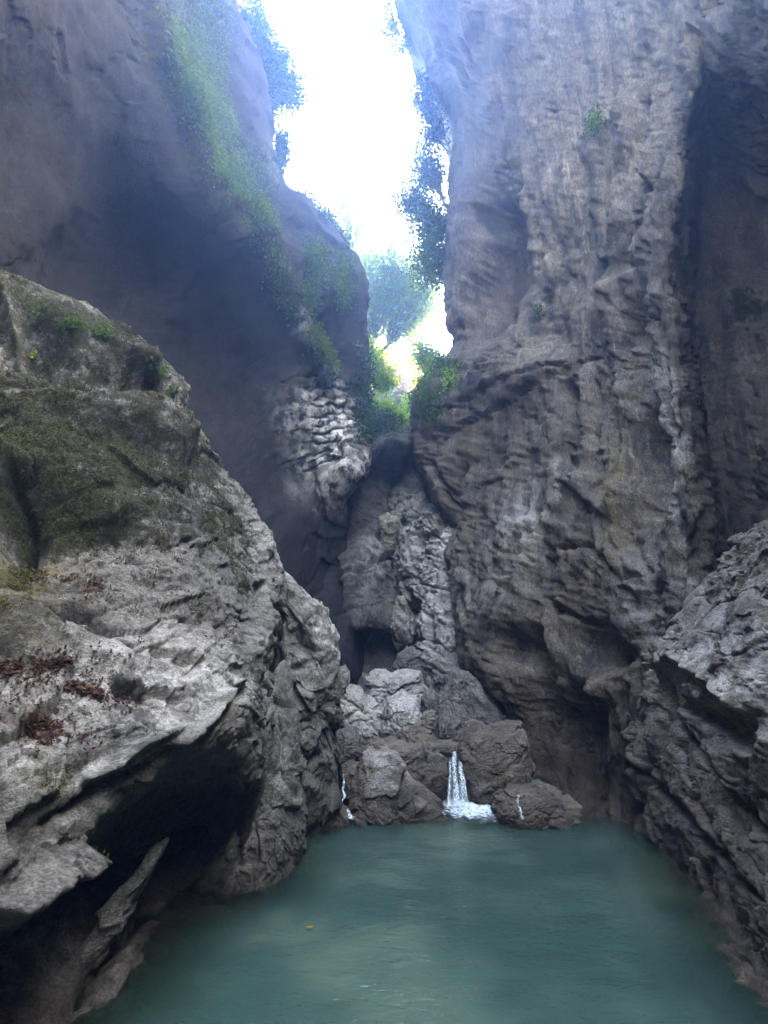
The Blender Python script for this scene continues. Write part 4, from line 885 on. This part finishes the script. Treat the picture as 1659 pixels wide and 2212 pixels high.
tree('cliff_tree', 'small leafy tree below the bulge on the right skyline', 'tree', at(975, 330, 10.6), [ell(905, 190, 10.6, 34, 50), ell(925, 270, 10.6, 38, 50)], 4200, .085, 'leaf_dark', .03, 5, 'trees on the cliffs', 40, .32)
tree('cliff_tree', 'dense tree hanging over from the right skyline into the sky gap', 'tree', at(985, 480, 11.2), [ell(915, 340, 11.2, 50, 56), ell(880, 430, 11.4, 50, 50), ell(920, 490, 11.2, 56, 66), ell(925, 580, 11.2, 50, 60)], 15000, .085, 'leaf', .05, 6, 'trees on the cliffs', 90, .3)
tree('broadleaf_tree', 'open leafy tree filling the gap between the cliffs', 'tree', at(800, 780, 16), [ell(800, 560, 16, 60, 60), ell(870, 550, 16, 66, 70), ell(810, 650, 16, 60, 64), ell(885, 660, 16, 60, 70), ell(930, 620, 16, 50, 80)], 26000, .11, 'leaf_bright', .06, 7, 'trees behind the gorge', 120, .28)
tree('broadleaf_tree', 'bright green bush leaning out from the left side of the gap', 'tree', at(790, 860, 12.6), [ell(805, 765, 12.6, 36, 34), ell(830, 810, 12.8, 30, 36)], 4200, .10, 'leaf_bright', .04, 8, 'trees behind the gorge', 40, .3)
tree('autumn_tree', 'golden yellow tree lit from behind at the bottom of the gap', 'tree', at(850, 1000, 22), [ell(830, 800, 22, 38, 42), ell(880, 820, 22, 34, 40), ell(860, 880, 22, 36, 40), ell(850, 770, 22, 50, 30)], 9000, .18, 'leaf_gold', .10, 9, 'trees behind the gorge', 60, .28)
tree('broadleaf_tree', 'hazy green tree on the right side of the gap above the ledges', 'tree', at(945, 880, 12.6), [ell(915, 750, 12.8, 34, 34), ell(945, 790, 12.6, 30, 40), ell(920, 830, 12.6, 26, 34)], 6000, .09, 'leaf_bright', .04, 10, 'trees behind the gorge', 50, .28)
tree('broadleaf_tree', 'low green bush growing on top of the beaked rock', 'tree', at(835, 940, 12.6), [ell(825, 880, 12.8, 30, 34), ell(862, 905, 13, 22, 28)], 4200, .085, 'leaf_bright', .03, 11, 'trees behind the gorge', 36, .28)
tree('broadleaf_tree', 'light green bush in the narrow slot beside the beaked rock', 'tree', at(890, 990, 14.2), [ell(885, 890, 14.3, 20, 50)], 3200, .09, 'leaf_bright', .03, 12, 'trees behind the gorge', 26, .28)
tree('cliff_tree', 'sparse leafy branches across the top right of the sky gap', 'tree', at(885, 90, 10.4), [ell(830, 30, 10.4, 50, 60), ell(865, 90, 10.4, 34, 50)], 1500, .08, 'leaf_dark', .03, 13, 'trees on the cliffs', 50, .3)

# far slope closing the gorge
hill = rock_surface('far_slope', [
 [(500,640,60),(700,690,58),(850,760,55),(1000,740,58),(1300,700,60)],
 [(500,780,48),(700,800,46),(850,830,44),(1000,820,46),(1300,800,50)],
 [(500,950,38),(700,960,36),(850,970,34),(1000,960,36),(1300,950,38)],
 [(500,1100,30),(700,1100,28),(850,1100,26),(1000,1100,28),(1300,1100,30)]], M['slope'], dict(big=(1.2, .12), mid=(.5, .5)), ext=dict(B=[(0, -4, -6)]), px_per=5)
struct(hill)

def grow(name, label, cat, surf, blobs, n, size, mat, seed, out=.05, hang=.0, group=None, thick=.06, aspect=.6, stems=0):
    """leafy growth rooted on a rock surface: picks points of the surface inside blobs and raises leaves from them"""
    V, N, px, py, _ = SURF[surf]; rng = np.random.RandomState(seed); wgt = np.zeros(len(V))
    x = px+noise(V*3, seed)*14; y = py+noise(V*3+7, seed)*14
    face = ((np.array([0, 0, CAM_H])-V)*N).sum(1) > -.3*np.linalg.norm(V, axis=1)
    for bx, by, rx, ry, ang_ in blobs:
        r = math.radians(ang_); ux = ((x-bx)*math.cos(r)+(y-by)*math.sin(r))/rx; uy = (-(x-bx)*math.sin(r)+(y-by)*math.cos(r))/ry
        wgt = np.maximum(wgt, np.exp(-(ux*ux+uy*uy)**2)*((ux*ux+uy*uy) < 2))
    wgt *= face; cl = np.clip(noise(V*4.5, seed+3)*1.6+.45, 0, 1); wgt *= cl
    if wgt.sum() <= 0: return None
    idx = rng.choice(len(V), n, p=wgt/wgt.sum()); P0 = V[idx]+N[idx]*rng.uniform(0, out, n)[:, None]+rng.normal(size=(n, 3))*thick
    if hang: P0[:, 2] -= rng.exponential(hang, n)
    c = P0.mean(0); root = empty(name, c, label, cat, group)
    leaf_object('leaves', P0, size, mat, rng, parent=root, aspect=aspect)
    st = []
    for i in rng.choice(len(idx), min(stems, n), replace=False):
        a = V[idx[i]]-N[idx[i]]*.02; b = P0[i]; m = (a+b)/2+rng.normal(size=3)*.02
        st.append(tube([a, m, b], .006, .002, 4))
    if st: tag(mesh('stems', *join(st), M['bark'], parent=root), kind='stuff')
    return root
LC = 'left_cliff'
grow('climbing_plant', 'long curtain of ivy and ferns hanging down the rim of the left cliff', 'climbing plant', LC, [(420, 150, 55, 130, -15), (470, 300, 45, 110, -15), (540, 390, 45, 70, -20), (455, 60, 50, 90, -10)], 24000, .055, 'leaf_fern', 21, .12, .06, 'plants on the left cliff', stems=60)
grow('climbing_plant', 'brighter fern patch on the upper rim of the left cliff', 'climbing plant', LC, [(440, 230, 26, 70, -18), (500, 380, 20, 40, -20)], 8000, .05, 'leaf_fern', 22, .14, .05, 'plants on the left cliff', stems=30)
grow('climbing_plant', 'ragged strip of ferns along the lower rim of the left cliff', 'climbing plant', LC, [(560, 480, 26, 36, -30), (600, 580, 14, 60, -15), (635, 660, 12, 50, -18)], 6500, .05, 'leaf_fern', 23, .10, .08, 'plants on the left cliff', stems=40)
grow('climbing_plant', 'hanging green patch in the middle of the left skyline rock', 'climbing plant', LC, [(680, 560, 20, 40, -5), (668, 625, 12, 40, 10)], 5000, .055, 'leaf_fern', 24, .14, .1, 'plants on the left cliff', stems=30)
grow('climbing_plant', 'hanging green patch near the right edge of the left skyline rock', 'climbing plant', LC, [(742, 600, 16, 50, -8)], 4600, .055, 'leaf_fern', 25, .14, .1, 'plants on the left cliff', stems=20)
grow('climbing_plant', 'vivid light green fern patch above the striped rock face', 'climbing plant', LC, [(688, 750, 14, 45, -22)], 3400, .055, 'leaf_fern', 26, .12, .08, 'plants on the left cliff', stems=20)
grow('shrub', 'brown-green scrub along the right edge of the striped rock face', 'shrub', LC, [(775, 800, 20, 60, 0), (782, 890, 16, 60, 0)], 4500, .06, 'leaf_dark', 27, .15, .03, stems=40)
grow('fern', 'leafy ferns on the upper ledge of the mossy rock', 'fern', 'foreground_rock', [(150, 700, 70, 16, 18), (205, 722, 26, 14, 20)], 2600, .026, 'leaf', 28, .04, .01, 'plants on the mossy rock', thick=.02, stems=30)
grow('fern', 'small light green sprig on the shoulder of the mossy rock', 'fern', 'foreground_rock', [(322, 795, 16, 12, 40), (330, 815, 8, 8, 0)], 200, .035, 'leaf_fern', 29, .06, 0, 'plants on the mossy rock', thick=.02, stems=12)
grow('fern', 'tiny bright sprig on the skyline of the mossy rock below the others', 'fern', 'foreground_rock', [(366, 848, 9, 8, 40)], 90, .035, 'leaf_fern', 30, .06, 0, 'plants on the mossy rock', thick=.015, stems=8)
grow('fern', 'tiny yellow-green sprig on the dark face near the left edge', 'fern', 'foreground_rock', [(76, 768, 10, 7, 30)], 40, .035, 'leaf_bright', 31, .04, 0, 'plants on the mossy rock', thick=.012, stems=5)
grow('climbing_plant', 'small plant clinging high on the right cliff', 'climbing plant', 'right_cliff', [(1292, 265, 12, 22, 0)], 500, .05, 'leaf', 32, .08, .04, 'plants on the right cliff', stems=10)
grow('climbing_plant', 'little sprig halfway up the right cliff', 'climbing plant', 'right_cliff', [(1170, 675, 6, 10, 0)], 120, .05, 'leaf', 33, .06, .03, 'plants on the right cliff', stems=5)
grow('shrub', 'bright green sprig on the ledge at the left edge of the right cliff', 'shrub', 'right_cliff', [(975, 822, 14, 10, 0)], 500, .07, 'leaf_bright', 34, .12, 0, 'plants on the right cliff', stems=10)
grow('shrub', 'dull green scrub draped over the ledges of the right cliff below the gap', 'shrub', 'right_cliff', [(930, 850, 40, 26, -15), (970, 800, 26, 30, -15), (940, 890, 26, 16, -10)], 5000, .06, 'leaf', 35, .15, .03, 'plants on the right cliff', stems=40)
grow('shrub', 'scrub growing on the roof of the beaked rock', 'shrub', 'middle_cliff', [(820, 915, 44, 18, 15), (775, 900, 24, 20, 0)], 5000, .05, 'leaf_dark', 36, .15, .03, stems=40)

# moss cushions: fine upright growth no one could count
def moss(surf, n, size, seed):
    V, N, px, py, mk = SURF[surf]; rng = np.random.RandomState(seed); wgt = sstep(.35, .8, mk[:, 0]+noise(V*5, seed)*.7)
    wgt *= ((np.array([0, 0, CAM_H])-V)*N).sum(1) > 0
    idx = rng.choice(len(V), n, p=wgt/wgt.sum()); P0 = V[idx]+rng.normal(size=(n, 3))*.008
    a = N[idx]*.7+rng.normal(size=(n, 3))*.6; a[:, 2] += .1; a /= np.linalg.norm(a, axis=1)[:, None]
    b = np.cross(a, rng.normal(size=(n, 3))); b /= np.linalg.norm(b, axis=1)[:, None]; s = size*rng.uniform(.4, 1.3, n)[:, None]
    Vv = np.stack([P0+b*s*.22, P0+a*s, P0-b*s*.22], 1).reshape(-1, 3)
    tint = np.clip(rng.normal(.4, .3, n)+.6*noise(P0*6, seed), 0, 1)
    return Vv, np.arange(3*n).reshape(n, 3), np.repeat(tint, 3)
Vv, Fv, tt = moss('foreground_rock', 90000, .014, 51)
tag(mesh('moss', Vv, Fv, M['moss'], smooth=False, attrs={'tint': tt}), 'dark green moss carpeting the upper part of the foreground rock', 'moss', kind='stuff')

# leaf litter caught on the rock
def litter(label, blobs, n, seed, size=.020):
    V, N, px, py, _ = SURF['foreground_rock']; rng = np.random.RandomState(seed); wgt = np.zeros(len(V))
    x = px+noise(V*6, seed)*16; y = py+noise(V*6+7, seed)*10
    for bx, by, rx, ry, an in blobs:
        r = math.radians(an); ux = ((x-bx)*math.cos(r)+(y-by)*math.sin(r))/rx; uy = (-(x-bx)*math.sin(r)+(y-by)*math.cos(r))/ry
        wgt = np.maximum(wgt, np.maximum(np.exp(-1.3*(ux*ux+uy*uy)**1.2), .035)*((ux*ux+uy*uy) < 9)*np.clip(noise(V*22, seed+2)*1.6+.45, 0, 1))
    wgt *= ((np.array([0, 0, CAM_H])-V)*N).sum(1) > 0
    if wgt.sum() < 5:
        d = np.hypot(px-blobs[0][0], py-blobs[0][1]); wgt = np.zeros(len(V)); wgt[np.argsort(d)[:80]] = 1
    idx = rng.choice(len(V), n, p=wgt/wgt.sum()); P0 = V[idx]+N[idx]*rng.uniform(.001, .014, n)[:, None]+rng.normal(size=(n, 3))*.008
    a = rng.normal(size=(n, 3)); a -= (a*N[idx]).sum(1)[:, None]*N[idx]*.75; a /= np.linalg.norm(a, axis=1)[:, None]
    b = np.cross(a, N[idx]+rng.normal(size=(n, 3))*.4); b /= np.linalg.norm(b, axis=1)[:, None]; s = size*rng.uniform(.4, 1.4, n)[:, None]
    Vv = np.stack([P0-a*s*.5, P0+b*s*.22, P0+a*s*.5, P0-b*s*.22], 1).reshape(-1, 3)
    tint = np.clip(rng.gamma(.8, .3, n), 0, 1)
    tag(mesh('leaf_litter', Vv, np.arange(4*n).reshape(n, 4), M['leaf_dead'], smooth=False, attrs={'tint': np.repeat(tint, 4)}), label, 'leaf litter', 'leaf litter on the rock', 'stuff')
litter('dark red leaf litter heaped in the hollow near the left edge', [(92, 1572, 46, 22, 15)], 1100, 61)
litter('band of brown leaf litter along the crack at the left edge', [(60, 1442, 75, 15, -5), (140, 1428, 30, 8, -15)], 1600, 62)
litter('loose strip of leaf litter across the pale shelf', [(155, 1480, 50, 12, 20), (205, 1498, 24, 8, 25)], 900, 63)
litter('scattered twigs and leaves on the mossy slope', [(130, 1256, 70, 7, 3), (200, 1275, 26, 14, 0)], 700, 64)
litter('small pocket of dead leaves near the right side of the rock', [(484, 1366, 9, 14, 0), (478, 1318, 6, 9, 0)], 200, 65)

# a single leaf afloat on the pool
p = on_z(668, 2003, .016)
tag(mesh('floating_leaf', np.array([[-.03, 0, 0], [-.01, .016, .004], [.02, .014, .003], [.034, 0, .008], [.02, -.014, .002], [-.01, -.015, .005]])*.7+p, np.array([[0, 1, 4, 5], [1, 2, 3, 4]]), M['leaf_gold'], smooth=False, attrs={'tint': np.full(6, .5)}, origin=p), 'single yellow leaf floating on the pool', 'leaf')

# ------------------------------------------------------------------ haze
def haze():  # added volume imitating the glare veil beside the bright sky
    x0, x1, y0, y1, z0, z1 = -40, 40, -8, 75, -4, 48
    V = [(x, y, z) for x in (x0, x1) for y in (y0, y1) for z in (z0, z1)]
    Fc = [(0, 1, 3, 2), (4, 6, 7, 5), (0, 4, 5, 1), (2, 3, 7, 6), (0, 2, 6, 4), (1, 5, 7, 3)]
    m = bpy.data.materials.new('haze'); m.use_nodes = True; t = m.node_tree; t.nodes.clear()
    pv = t.nodes.new('ShaderNodeVolumePrincipled'); ou = t.nodes.new('ShaderNodeOutputMaterial')
    pv.inputs['Color'].default_value = (.24, .48, 1, 1); pv.inputs['Density'].default_value = HAZE; pv.inputs['Anisotropy'].default_value = .8
    t.links.new(pv.outputs[0], ou.inputs['Volume']); m.cycles.homogeneous_volume = True
    o = mesh('haze', np.array(V, float), np.array(Fc), m, smooth=False); tag(o, 'pale blue haze added to stand in for lens glare', 'haze', kind='stuff')
HAZE = .0115
haze()
